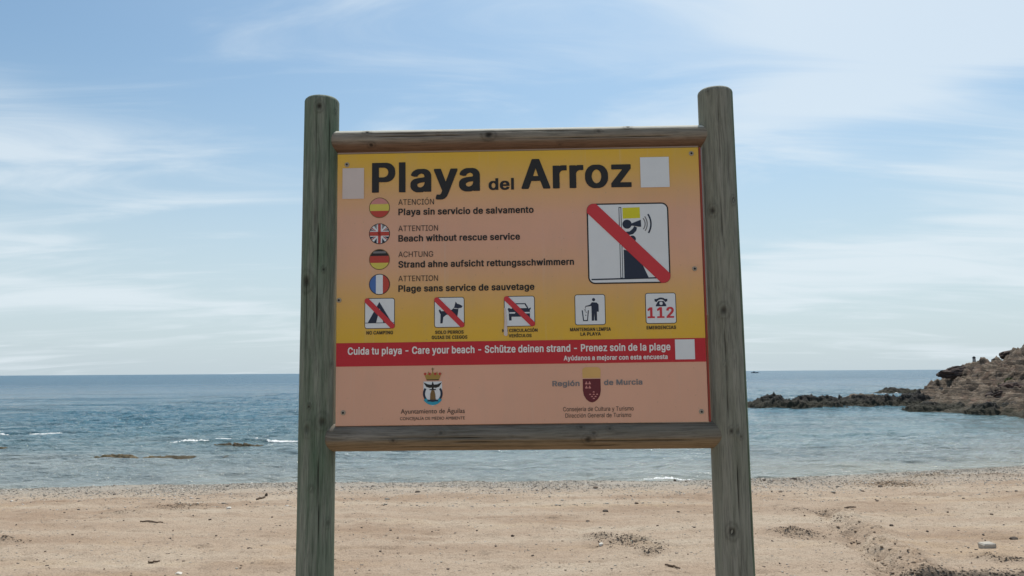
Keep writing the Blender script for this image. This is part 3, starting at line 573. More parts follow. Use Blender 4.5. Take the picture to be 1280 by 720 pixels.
def log_mesh(name, ax, ra, rb, length, knots, cracks, seed, side, dome=0.012, nth=120, nz=460, sunlit_tint=1.0):
    """a turned log; ax 'z' stands upright, 'x' lies along x. knots: (angle, along, radius, strength)"""
    t = np.linspace(0, 1, nz) * length
    th = np.linspace(0, 2 * math.pi, nth, endpoint=False)
    T, TH = np.meshgrid(t, th, indexing='ij')
    r = ra + (rb - ra) * T / length
    r = r * (1 + 0.012 * fbm(np.cos(TH) * 1.2 + seed, T * 2.2, 3) + 0.010 * fbm(np.sin(TH) * 1.2 + seed * 3, T * 1.1 + 4, 2))
    kn = np.zeros_like(T)
    thw = (TH + math.pi) % (2 * math.pi) - math.pi
    for (a, z, kr, st) in knots:
        dd = (thw - a + math.pi) % (2 * math.pi) - math.pi
        q = np.hypot(dd * ra, (T - z) * 0.8) + 0.0025 * fbm(TH * 9 + seed, T * 90, 2)
        kn = np.maximum(kn, st * np.exp(-(q / kr) ** 2.6))
        kn = np.maximum(kn, 0.35 * st * np.exp(-((q - kr * 1.8) / (kr * 0.35)) ** 2))
        r = r + 0.0022 * np.exp(-(q / (kr * 2)) ** 2) - 0.003 * np.exp(-(q / (kr * 0.7)) ** 2)
    for (a, z0, z1, wd) in cracks:
        wv = a + 0.10 * fbm(T * 3.3 + seed, T * 0 + a * 7, 3)
        dd = np.abs((thw - wv + math.pi) % (2 * math.pi) - math.pi) * ra
        e = sstep(z0, z0 + 0.08, T) * (1 - sstep(z1 - 0.08, z1, T)) * (0.45 + 0.8 * np.clip(0.5 + fbm(T * 7 + a, T * 0, 2), 0, 1))
        q = np.exp(-(dd / (wd * 1.25)) ** 2) * e
        r = r - 0.006 * q
        kn = np.maximum(kn, 0.95 * q)
    # chamfered ends
    for e in (T, length - T):
        k = np.clip(1 - e / dome, 0, 1)
        r = r - 0.008 * k ** 2
    if ax == 'z':
        V = np.stack([r * np.sin(TH), -r * np.cos(TH), T], -1)
    else:
        V = np.stack([T - length / 2, -r * np.cos(TH), r * np.sin(TH)], -1)
    V = V.reshape(-1, 3)
    Fc = grid_faces(nz, nth, wrap=True)
    if ax == 'x':
        Fc = Fc[:, ::-1]
    sd = side(thw, T)
    vs, fs = [V], [Fc]
    kk, ss = [kn.ravel()], [sd.ravel()]
    n0 = len(V)
    for row, flip in ((0, True), (nz - 1, False)):
        c = V[row * nth:(row + 1) * nth].mean(0)
        idx = np.arange(nth) + row * nth
        nx = np.roll(idx, -1)
        f = np.stack([idx, nx, np.full(nth, n0), np.full(nth, n0)], -1)
        vs.append(c[None])
        kk.append([0.15]); ss.append([0])
        fs.append(f if not flip else f[:, ::-1])
        n0 += 1
    V = np.vstack(vs)
    me = bpy.data.meshes.new(name)
    faces = [tuple(map(int, f)) for f in fs[0]]
    for f in fs[1:]:
        for q in f:
            q = list(dict.fromkeys(map(int, q)))
            faces.append(tuple(q))
    me.from_pydata(V.tolist(), [], faces)
    me.polygons.foreach_set('use_smooth', np.array([True] * len(fs[0]) + [False] * (len(faces) - len(fs[0]))))
    fattr(me, 'knot', np.concatenate([np.ravel(k) for k in kk]))
    bl = (sunlit_tint * sstep(0.62, 0.78, thw + 0.05 * fbm(T * 9, TH * 2, 3)) * (1 - sstep(2.4, 2.7, thw)) if ax == 'x' else 0 * thw)  # sunlit strip along a rail's upper side, put into the colour
    fattr(me, 'sunlit_tint', np.concatenate([bl.ravel(), [0], [0]]))
    fattr(me, 'side', np.concatenate([np.ravel(k) for k in ss]))
    return me


# board frame: measured from the four corners of the panel (1.24 m x 0.93 m, 2.6 m from the viewpoint)
S_YAW, S_TILT, S_ROLL = R(-1.2506), R(0.588), R(-0.4292)
PW, PH = 1.2404, 0.9276
S_C = Vector((0.02388, 2.6, CAM_Z + 0.29274))
S_M = Matrix.Rotation(S_YAW, 3, 'Z') @ Matrix.Rotation(S_TILT, 3, 'X') @ Matrix.Rotation(S_ROLL, 3, 'Y')
OFF = 1.98                                   # height of the panel's centre above the foot of the posts
sign = bpy.data.objects.new('beach_sign', None)
COL.objects.link(sign)
sign.location = S_C + S_M @ Vector((0, 0, -OFF))
sign.rotation_euler = S_M.to_euler()
sign.empty_display_size = 0.3
tag(sign, 'large wooden beach information sign with yellow and salmon panel held between two round posts', 'sign')
_Mi = S_M.transposed()


def on_board(px, py, w=0.0):
    """board coordinates (right, up from the foot) of a point measured in the photograph, on the plane w behind the panel's face"""
    o = _Mi @ (EYE - S_C)
    d = _Mi @ ray(px, py)
    t = (w - o.y) / d.y
    p = o + d * t
    return p.x, p.z + OFF


PXM = 2.6 / FOCAL                            # metres per photograph pixel at the board


def make_post(top, bot, r_top, r_bot, knots, cracks, seed, side, cols, green, brown):
    w = 0.034
    tu, tv = on_board(*top, w)
    bu, bv = on_board(*bot, w)
    k = (tu - bu) / (tv - bv)
    fu = bu - k * bv
    L = math.hypot(tv + 0.12, tu - fu)
    kn = []
    for (px, py, kr, st) in knots:
        u, v = on_board(px, py, w - 0.05)
        cu = fu + k * v
        rr = r_bot + (r_top - r_bot) * v / tv
        kn.append((math.asin(max(-0.97, min(0.97, (u - cu) / rr))), v + 0.12, kr * PXM, st))
    cr = [(a, on_board(top[0], y1)[1] + 0.12, on_board(top[0], y0)[1] + 0.12, wd) for (a, y0, y1, wd) in cracks]
    me = log_mesh('post', 'z', r_bot + (r_bot - r_top) * 0.06, r_top, L, kn, cr, seed, side)
    o = link('post', me, wood_material('post_wood_%d' % seed, 2, cols, brown, green), sign)
    o.location = (fu - k * 0.12, w, -0.12)
    o.rotation_euler = (0, math.atan(k), 0)
    return o


WG = [(0.10, 0.12, 0.085), (0.185, 0.20, 0.155), (0.29, 0.29, 0.235)]
make_post((402.7, 124.5), (393.5, 720), 22.4 * PXM, 23.4 * PXM,
          [(400, 134, 3.6, 1), (417, 137, 2.0, .7), (383, 352, 6.5, .85), (405, 337, 2, 1), (387, 507.5, 1.8, 1), (403, 527, 5, .75), (385, 536, 5, .5), (412, 455, 2.5, .4), (390, 610, 2.2, .5), (408, 655, 3, .5)],
          [(-0.05, 140, 300, 0.0018), (0.15, 200, 420, 0.0014), (0.42, 560, 700, 0.0012), (-0.5, 330, 500, 0.001), (0.75, 120, 330, 0.001)],
          3, lambda th, t: 0 * th, WG, (0.095, 0.145, 0.09), (0.25, 0.2, 0.13))
make_post((893.5, 113.5), (919, 720), 22.2 * PXM, 24.4 * PXM,
          [(891, 263, 4, .9), (917, 250, 3, .9), (904, 388, 4.5, .85), (914, 664, 4.6, .95), (913, 538, 2.6, .9), (921, 539, 3, .5), (885, 114, 2, .7), (925, 545, 2, .7), (905, 455, 2, .4)],
          [(0.1, 560, 660, 0.0014), (0.35, 130, 250, 0.001), (0.92, 300, 720, 0.0016), (-0.3, 390, 530, 0.001), (-0.15, 120, 320, 0.0009), (0.2, 670, 720, 0.0013)],
          5, lambda th, t: 0.9 * sstep(0.80, 0.95, th), [(0.15, 0.148, 0.115), (0.23, 0.225, 0.18), (0.31, 0.295, 0.245)], (0.20, 0.205, 0.155), (0.10, 0.15, 0.085))


def make_rail(l, r, rad, knots, cracks, seed, side, cols, green, brown, sunlit_tint=1.0):
    w = 0.030
    lu, lv = on_board(*l, w)
    ru, rv = on_board(*r, w)
    L = math.hypot(ru - lu, rv - lv) + 0.05
    cu, cv = (lu + ru) / 2, (lv + rv) / 2
    kn = []
    for (px, py, kr, st) in knots:
        u, v = on_board(px, py, w - 0.035)
        cl_ = cv + (u - cu) * (rv - lv) / (ru - lu)
        kn.append((math.asin(max(-0.97, min(0.97, (v - cl_) / rad))), u - cu + L / 2, kr * PXM, st))
    me = log_mesh('rail', 'x', rad, rad, L, kn, cracks, seed, side, nz=420, nth=96, sunlit_tint=sunlit_tint)
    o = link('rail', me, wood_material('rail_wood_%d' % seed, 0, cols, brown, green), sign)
    o.location = (cu, w, cv)
    o.rotation_euler = (0, -math.atan2(rv - lv, ru - lu), 0)
    return o


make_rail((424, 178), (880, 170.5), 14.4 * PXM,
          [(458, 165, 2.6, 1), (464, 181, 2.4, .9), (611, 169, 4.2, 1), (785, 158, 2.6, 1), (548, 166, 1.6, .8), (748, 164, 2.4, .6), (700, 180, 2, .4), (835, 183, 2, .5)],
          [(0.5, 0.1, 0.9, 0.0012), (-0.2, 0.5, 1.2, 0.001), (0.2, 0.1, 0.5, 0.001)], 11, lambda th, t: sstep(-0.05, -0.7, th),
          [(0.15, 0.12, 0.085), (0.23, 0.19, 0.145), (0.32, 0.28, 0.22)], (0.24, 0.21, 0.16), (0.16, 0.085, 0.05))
make_rail((418, 547.0), (898, 542.6), 17.1 * PXM,
          [(492, 550, 2.2, .8), (735, 549, 3.6, .95), (726, 534, 2.2, .7), (742, 541, 2.4, .6), (551, 541, 2.6, .5), (762, 536, 2, .6), (640, 545, 2, .3)],
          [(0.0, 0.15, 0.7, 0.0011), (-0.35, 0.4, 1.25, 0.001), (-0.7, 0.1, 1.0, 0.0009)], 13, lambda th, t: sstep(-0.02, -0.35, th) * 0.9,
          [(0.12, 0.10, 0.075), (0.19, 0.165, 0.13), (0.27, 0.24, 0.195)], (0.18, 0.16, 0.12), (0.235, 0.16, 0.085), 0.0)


# ---- panel
def panel_material():
    m, nt, b = new_mat('printed_panel')
    O = ND(nt, 'ShaderNodeTexCoord').outputs['Object']
    s = ND(nt, 'ShaderNodeSeparateXYZ')
    nt.links.new(O, s.inputs[0])
    v = math_n(nt, 'DIVIDE', math_n(nt, 'ADD', s.outputs[2], PH / 2), PH)
    yel, sal, mid = PAN_Y, PAN_S, PAN_M
    y2s = lambda t: tuple(a * (1 - t) + c_ * t for a, c_ in zip(yel, sal))
    P_ = lambda py: 1 - (py - 188.5) / (530 - 188.5)
    c = ramp(nt, v, [(0, sal), (P_(452), sal), (P_(449), mid), (P_(424), yel), (P_(400), y2s(.12)), (P_(365), y2s(.5)), (P_(335), y2s(.85)), (P_(300), sal),
                     (P_(270), y2s(.95)), (P_(245), y2s(.68)), (P_(215), y2s(.22)), (P_(192), yel), (1, yel)])
    n = noise_n(nt, O, 2.5, 4, 0.5)
    c = mix(nt, 1.0, c, ramp(nt, n, [(0.3, (0.95, 0.95, 0.95)), (0.7, (1.04, 1.03, 1.03))]), 'MULTIPLY')
    dn = noise_n(nt, mapped(nt, O, (5, 1, 1.2)), 3.0, 5, 0.65)
    c = mix(nt, ramp(nt, dn, [(0.50, (0, 0, 0)), (0.75, (0.12, 0.12, 0.12))]), c, (0.45, 0.38, 0.3))
    dr = noise_n(nt, mapped(nt, O, (26, 1, 0.8), loc=(3, 0, 1)), 1.6, 5, 0.7)
    c = mix(nt, ramp(nt, dr, [(0.58, (0, 0, 0)), (0.72, (0.16, 0.16, 0.16))]), c, (0.62, 0.56, 0.48))
    sp = noise_n(nt, O, 120, 3, 0.6)
    c = mix(nt, ramp(nt, sp, [(0.68, (0, 0, 0)), (0.74, (0.35, 0.35, 0.35))]), c, (0.30, 0.22, 0.15))
    nt.links.new(c, b.inputs['Base Color'])
    nt.links.new(math_n(nt, 'MULTIPLY_ADD', dn, 0.35, 0.28), b.inputs['Roughness'])
    b.inputs['Specular IOR Level'].default_value = 0.25
    return m


PAN_Y = (0.76, 0.46, 0.05)
PAN_S = (0.75, 0.42, 0.285)
PAN_M = (0.78, 0.43, 0.12)
pm = box_mesh('panel', PW, 0.012, PH, 0.0015, 1)
panel = link('panel', pm, panel_material(), sign)
panel.location = (0, 0.006, OFF)
# children of the panel are laid out in the panel's own frame: (u, depth, v - OFF)


class Print:
    """flat print: polygons in layers of ink a fraction of a millimetre proud of the panel face"""
    def __init__(self):
        self.bm = bmesh.new()
        self.mats = []

    def mi(self, m):
        if m not in self.mats:
            self.mats.append(m)
        return self.mats.index(m)

    def uv(self, pts, mat, layer):
        y = -0.0064 - 0.00035 * layer
        vs = [self.bm.verts.new((u, y, v - OFF)) for u, v in pts]
        f = self.bm.faces.new(vs)
        f.material_index = self.mi(mat)
        f.normal_update()
        if f.normal.y > 0:
            f.normal_flip()
        return f

    def px(self, pts, mat, layer):
        return self.uv([on_board(*p) for p in pts], mat, layer)

    def build(self, name, parent=None):
        me = bpy.data.meshes.new(name)
        bmesh.ops.triangulate(self.bm, faces=[f for f in self.bm.faces if len(f.verts) > 4])
        self.bm.to_mesh(me)
        self.bm.free()
        return link(name, me, self.mats, parent or panel)


INK = flat_mat('print_black', (0.022, 0.02, 0.018), 0.45)
NAVY = flat_mat('print_navy', (0.022, 0.03, 0.055), 0.45)
WHITE = flat_mat('print_white', (0.74, 0.76, 0.76), 0.4)
LET_W = flat_mat('print_letter_white', (0.80, 0.76, 0.72), 0.4)
STICK = flat_mat('sticker_grey', (0.66, 0.56, 0.51), 0.45)
RED = flat_mat('print_red', (0.60, 0.042, 0.05), 0.4)
BAND = flat_mat('print_band_red', (0.53, 0.022, 0.032), 0.4)
YEL = flat_mat('print_lemon', (0.68, 0.62, 0.02), 0.4)
FYEL = flat_mat('flag_yellow', (0.66, 0.56, 0.10), 0.4)
PINK = flat_mat('flag_faded_red', (0.62, 0.25, 0.22), 0.4)
FRED = flat_mat('flag_red', (0.50, 0.06, 0.04), 0.4)
BLUE = flat_mat('flag_blue', (0.07, 0.16, 0.42), 0.4)
GREYT = flat_mat('print_grey', (0.20, 0.19, 0.19), 0.45)
MAROON = flat_mat('print_maroon', (0.14, 0.02, 0.028), 0.45)
GOLD = flat_mat('print_gold', (0.40, 0.25, 0.06), 0.45)
BROWNP = flat_mat('print_brown', (0.20, 0.12, 0.04), 0.45)
CYAN = flat_mat('print_cyan', (0.03, 0.32, 0.45), 0.45)
EDGE = flat_mat('edge_red', (0.30, 0.05, 0.03), 0.5)
TRIM = flat_mat('edge_trim', (0.45, 0.42, 0.36), 0.45)
STEEL = flat_mat('screw_head', (0.40, 0.34, 0.26), 0.6)
HOLE = flat_mat('screw_hole', (0.02, 0.02, 0.02), 0.6)


from mathutils.geometry import delaunay_2d_cdt
_gcache = {}


def glyph_tris(key):
    """triangulate one glyph: constrained triangles whose middle lies inside an odd number of loops"""
    if key in _gcache:
        return _gcache[key]
    loops = [[(lp[2 * i] / 1000, lp[2 * i + 1] / 1000) for i in range(len(lp) // 2)] for lp in GLYPHS[key][1]]
    vs, es = [], []
    for lp in loops:
        k = len(vs)
        vs += [Vector(q) for q in lp]
        es += [(k + i, k + (i + 1) % len(lp)) for i in range(len(lp))]
    vo, _e, fo, *_x = delaunay_2d_cdt(vs, es, [], 0, 1e-5)

    def inside(x, y):
        c = False
        for lp in loops:
            for (x0, y0), (x1, y1) in zip(lp, lp[1:] + lp[:1]):
                if (y0 > y) != (y1 > y) and x < x0 + (x1 - x0) * (y - y0) / (y1 - y0):
                    c = not c
        return c
    keep = [f for f in fo if inside(sum(vo[i].x for i in f) / 3, sum(vo[i].y for i in f) / 3)]
    _gcache[key] = ([(v.x, v.y) for v in vo], keep)
    return _gcache[key]


def text_mesh(text, weight):
    """one flat mesh of a line of lettering, starts at x = 0"""
    x = 0
    V, Fc = [], []
    for ch in text:
        if ch == ' ':
            x += 0.20
            continue
        vo, fo = glyph_tris(weight + ch)
        k = len(V)
        V += [(x + a, b_, 0) for a, b_ in vo]
        Fc += [tuple(k + i for i in f) for f in fo]
        x += GLYPHS[weight + ch][0] / 1000
    me = bpy.data.meshes.new('line')
    me.from_pydata(V, [], Fc)
    return me


def gill_mesh(text):
    cu = bpy.data.curves.new('line', 'FONT')
    cu.body = text
    o = bpy.data.objects.new('line', cu)
    me = bpy.data.meshes.new_from_object(o)
    bpy.data.objects.remove(o)
    bpy.data.curves.remove(cu)
    return me


def lettering(text, x0, x1, base, cap, mat, weight='b', layer=3, cap_em=0.5087):
    """a line of lettering from x0 to x1 with its left baseline at base (photograph measures)"""
    me = gill_mesh(text) if weight == 'g' else text_mesh(text, weight)
    n = len(me.vertices)
    co = np.zeros(n * 3, dtype=np.float32)
    me.vertices.foreach_get('co', co)
    co = co.reshape(-1, 3)
    u0, v0 = on_board(x0, base)
    u1, _ = on_board(x1, base - (x1 - x0) * 0.018)
    _, vt = on_board(x0, base - cap)
    if weight == 'g':
        cap_em = 0.68
    xmin, xmax = co[:, 0].min(), co[:, 0].max()
    out = np.zeros_like(co)
    out[:, 0] = u0 + (co[:, 0] - xmin) / (xmax - xmin) * (u1 - u0)
    out[:, 2] = v0 - OFF + co[:, 1] * (vt - v0) / cap_em
    out[:, 1] = -0.0064 - 0.00035 * layer
    me.vertices.foreach_set('co', out.ravel())
    me.update()
    me.name = 'lettering'
    me.materials.clear()
    return link('lettering', me, mat, panel)


lettering('Playa', 465, 600, 241.2, 37.5, INK)
lettering('del', 610.8, 642.5, 237.6, 14.6, INK)
lettering('Arroz', 652, 789.6, 236.6, 37.6, INK)
lettering('ATENCIÓN', 498, 542.5, 256.3, 6.9, INK, 'r')
lettering('Playa sin servicio de salvamento', 498, 667, 269.2, 8.3, INK)
lettering('ATTENTION', 498, 547.5, 289.2, 6.9, INK, 'r')
lettering('Beach without rescue service', 498, 650, 302.3, 8.3, INK)
lettering('ACHTUNG', 498, 541.5, 321.6, 6.9, INK, 'r')
lettering('Strand ahne aufsicht rettungsschwimmern', 498, 717.5, 334.8, 8.3, INK)
lettering('ATTENTION', 498, 547.5, 351.8, 6.9, INK, 'r')
lettering('Plage sans service de sauvetage', 498, 668, 365.0, 8.3, INK)
lettering('NO CAMPING', 458, 491.3, 418.3, 4.3, INK)
lettering('SOLO PERROS', 544, 579.6, 417.6, 4.2, INK)
lettering('GUIAS DE CIEGOS', 539.8, 584.2, 424.0, 4.2, INK)
lettering('NO CIRCULACIÓN', 627.8, 672, 415.4, 4.1, INK)
lettering('VEHÍCULOS', 636, 664.5, 421.8, 4.1, INK)
lettering('MANTENGAN LIMPIA', 712.6, 763.6, 414.2, 4.3, INK)
lettering('LA PLAYA', 725.6, 751, 419.8, 4.3, INK)
lettering('EMERGENCIAS', 808.3, 845, 411.8, 4.3, INK)
lettering('Cuida tu playa - Care your beach - Schütze deinen strand - Prenez soin de la plage', 434.8, 838, 443.6, 9.2, LET_W, layer=4)
lettering('Ayúdanos a mejorar con esta encuesta', 704.7, 834.5, 450.6, 5.9, LET_W, layer=4)
lettering('Región', 690.5, 724.5, 483.0, 6.8, GREYT)
lettering('de Murcia', 755, 803, 481.4, 6.8, GREYT)
lettering('Consejería de Cultura y Turismo', 704, 792, 514.2, 5.3, INK, 'r')
lettering('Dirección General de Turismo', 706.8, 789, 522.2, 5.3, INK, 'r')
lettering('Ayuntamiento de Águilas', 501, 581, 517.2, 5.8, INK, 'g')
lettering('CONCEJALÍA DE MEDIO AMBIENTE', 500, 581, 525.2, 3.6, INK, 'g')

# red band
p = Print()
u0, u1 = -PW / 2 + 0.001, PW / 2 - 0.001
vt = (on_board(421, 429.4)[1] + on_board(882, 422)[1]) / 2
vb = (on_board(420, 459.2)[1] + on_board(884, 451.2)[1]) / 2
p.uv([(u0, vb), (u1, vb), (u1, vt), (u0, vt)], BAND, 1)
p.build('red_band')

# edge strip and trim along the right side, thin strip above the panel
for (nm, x0, w_, mt, y0) in (('edge_strip', PW / 2 + 0.0010, 0.006, EDGE, 0.004), ('edge_trim', PW / 2 + 0.0095, 0.002, TRIM, 0.006)):
    hh = PH if nm == 'edge_strip' else PH * 0.62
    o = link(nm, box_mesh(nm, w_, 0.012, hh, 0.0008, 1), mt, panel)
    o.location = (x0 + w_ / 2, y0 - 0.006, (PH - hh) / 2)
o = link('top_strip', box_mesh('top_strip', PW, 0.008, 0.005, 0.0008, 1), flat_mat('strip_brown', (0.34, 0.24, 0.18), 0.6), panel)
o.location = (0, 0.0, PH / 2 + 0.0035)


def rounded(cx_, cy_, w, h, r, n=7):
    pts = []
    for (sx, sy, a0) in ((1, 1, 0), (-1, 1, 90), (-1, -1, 180), (1, -1, 270)):
        for i in range(n):
            a = R(a0 + 90 * i / (n - 1))
            pts.append((cx_ + sx * (w / 2 - r) + r * math.cos(a), cy_ + sy * (h / 2 - r) + r * math.sin(a)))
    return pts


def clip(poly, conv):
    """clip a polygon to a convex, counter-clockwise one"""
    out = poly
    for i in range(len(conv)):
        a, b_ = conv[i], conv[(i + 1) % len(conv)]
        f = lambda q: (b_[0] - a[0]) * (q[1] - a[1]) - (b_[1] - a[1]) * (q[0] - a[0])
        src, out = out, []
        for j in range(len(src)):
            s_, e_ = src[j - 1], src[j]
            fs_, fe_ = f(s_), f(e_)
            if (fs_ >= 0) != (fe_ >= 0):
                t = fs_ / (fs_ - fe_)
                out.append((s_[0] + (e_[0] - s_[0]) * t, s_[1] + (e_[1] - s_[1]) * t))
            if fe_ >= 0:
                out.append(e_)
        if not out:
            return []
    return out


def picto(xl, yt, xr, yb, slash, draw, wide=0.10):
    """a rounded white tile with a dark rim; draw(q) gets a function mapping the tile's 0..1 (y down) square to the board"""
    cu_, cv_ = on_board((xl + xr) / 2, (yt + yb) / 2)
    w = (xr - xl) * PXM * 0.988
    h = (yb - yt) * PXM * 0.988
    rim = 0.0022 if w < 0.2 else 0.0048
    rad = w * 0.085
    p = Print()
    p.uv(rounded(cu_, cv_, w, h, rad), INK, 1)
    inner = rounded(cu_, cv_, w - 2 * rim, h - 2 * rim, rad - rim)
    p.uv(inner, WHITE, 2)
    q = lambda x, y: (cu_ - w / 2 + x * w, cv_ + h / 2 - y * h)
    draw(p, q)
    if slash:
        e = wide * 0.5
        pts = [q(0.5 + (x - .5) , 0.5 + (y - .5)) for x, y in ((-.1 + e * 1.4, -.1 - e * 1.4 + .0), (1.1 + e * 1.4, 1.1 - e * 1.4), (1.1 - e * 1.4, 1.1 + e * 1.4), (-.1 - e * 1.4, -.1 + e * 1.4))]
        outer = rounded(cu_, cv_, w * 0.995, h * 0.995, rad)
        pts = clip(pts, outer)
        p.uv(pts, RED, 6)
    return p.build('pictogram')


def circ(q, x, y, r, n=20):
    return [q(x + r * math.cos(2 * math.pi * i / n), y + r * math.sin(2 * math.pi * i / n)) for i in range(n)]


def arc_band(p, q, x, y, r0, r1, a0, a1, mat, layer, n=10):
    o_ = [q(x + r1 * math.cos(R(a0 + (a1 - a0) * i / n)), y + r1 * math.sin(R(a0 + (a1 - a0) * i / n))) for i in range(n + 1)]
    i_ = [q(x + r0 * math.cos(R(a1 - (a1 - a0) * i / n)), y + r0 * math.sin(R(a1 - (a1 - a0) * i / n))) for i in range(n + 1)]
    p.uv(o_ + i_, mat, layer)


def poly(p, q, pts, mat, layer):
    p.uv([q(x, y) for x, y in pts], mat, layer)


def d_guard(p, q):
    poly(p, q, [(.04, .935), (.97, .925), (.97, .942), (.04, .952)], NAVY, 3)
    poly(p, q, [(.392, .05), (.425, .05), (.425, .93), (.392, .93)], NAVY, 3)
    poly(p, q, [(.401, .06), (.416, .06), (.416, .925), (.401, .925)], WHITE, 4)
    poly(p, q, [(.44, .06), (.65, .055), (.652, .19), (.44, .195)], YEL, 3)
    p.uv(circ(q, .49, .265, .057), NAVY, 3)
    poly(p, q, [(.53, .262), (.66, .212), (.662, .30), (.632, .30), (.56, .285), (.53, .285)], NAVY, 4)
    poly(p, q, [(.47, .36), (.52, .355), (.555, .325), (.58, .29), (.612, .31), (.60, .35), (.56, .39), (.50, .402), (.47, .39)], NAVY, 3)
    p.uv(circ(q, .55, .45, .043), NAVY, 3)
    poly(p, q, [(.44, .58), (.60, .62), (.735, .93), (.44, .94)], NAVY, 3)
    arc_band(p, q, .60, .262, .105, .118, -38, 38, GREYT, 3)
    arc_band(p, q, .58, .262, .15, .163, -35, 35, GREYT, 3)
    arc_band(p, q, .56, .262, .212, .232, -32, 32, NAVY, 3)


def d_camp(p, q):
    poly(p, q, [(.03, .80), (.97, .80), (.97, .82), (.03, .82)], NAVY, 3)
    poly(p, q, [(.49, .13), (.90, .80), (.62, .80), (.505, .33), (.385, .80), (.11, .80)], NAVY, 4)


def d_dog(p, q):
    poly(p, q, [(.15, .42), (.20, .40), (.23, .46), (.42, .46), (.58, .42), (.66, .34), (.71, .15), (.76, .22), (.83, .24), (.94, .30), (.90, .36), (.80, .37),
                (.79, .50), (.76, .64), (.755, .80), (.68, .81), (.69, .62), (.62, .56), (.40, .58), (.30, .66), (.275, .86), (.20, .86), (.21, .56), (.165, .48)], NAVY, 3)
    poly(p, q, [(.645, .36), (.78, .375), (.78, .395), (.645, .38)], WHITE, 4)


def d_car(p, q):
    poly(p, q, [(.25, .42), (.34, .24), (.70, .24), (.80, .42), (.86, .38), (.87, .43), (.84, .46), (.84, .74), (.80, .80), (.80, .68), (.24, .68), (.24, .80), (.16, .80), (.15, .52), (.12, .43), (.14, .39)], NAVY, 3)
    poly(p, q, [(.31, .40), (.38, .275), (.665, .275), (.745, .40)], WHITE, 4)
    poly(p, q, [(.17, .53), (.37, .53), (.35, .575), (.17, .575)], WHITE, 4)
    poly(p, q, [(.66, .53), (.83, .53), (.83, .575), (.68, .575)], WHITE, 4)


def d_bin(p, q):
    p.uv(circ(q, .62, .175, .052), NAVY, 3)
    poly(p, q, [(.34, .38), (.50, .34), (.56, .26), (.72, .27), (.78, .34), (.78, .57), (.72, .57), (.72, .86), (.64, .86), (.635, .62), (.62, .86), (.545, .86), (.545, .38), (.50, .39), (.34, .405)], NAVY, 3)
    poly(p, q, [(.225, .52), (.46, .52), (.42, .87), (.265, .87)], NAVY, 3)
    poly(p, q, [(.262, .51), (.425, .51), (.392, .835), (.295, .835)], WHITE, 4)
    for (x, y) in ((.35, .44), (.34, .54), (.37, .58), (.355, .68), (.33, .50)):
        p.uv(circ(q, x, y, .017, 8), NAVY, 5)


def d_phone(p, q):
    arc_band(p, q, .51, .37, .155, .215, 205, 335, NAVY, 3)
    poly(p, q, [(.30, .20), (.40, .20), (.385, .275), (.305, .28)], NAVY, 4)
    poly(p, q, [(.62, .20), (.72, .20), (.715, .28), (.635, .275)], NAVY, 4)
    poly(p, q, [(.42, .27), (.60, .27), (.68, .40), (.68, .44), (.34, .44), (.34, .40)], NAVY, 3)
    p.uv(circ(q, .51, .345, .052), WHITE, 5)


o = picto(733.2, 252.0, 837.6, 355.8, True, d_guard, 0.080)
o['label'] = 'large pictogram of a lifeguard with megaphone crossed out in red'
o = picto(455.3, 372.2, 494, 411.3, True, d_camp, 0.088); o['label'] = 'pictogram of a tent crossed out in red'
o = picto(542.4, 371.0, 581, 409.8, True, d_dog, 0.088); o['label'] = 'pictogram of a dog crossed out in red'
o = picto(629.8, 369.6, 668.9, 408.4, True, d_car, 0.088); o['label'] = 'pictogram of a car crossed out in red'
o = picto(718.2, 367.6, 757, 406.6, False, d_bin); o['label'] = 'pictogram of a person dropping litter into a bin'
o = picto(806.6, 365.7, 845.4, 404.8, False, d_phone); o['label'] = 'pictogram of a telephone above the number 112'
lettering('112', 809.4, 842.6, 397.8, 13.6, RED, layer=4)


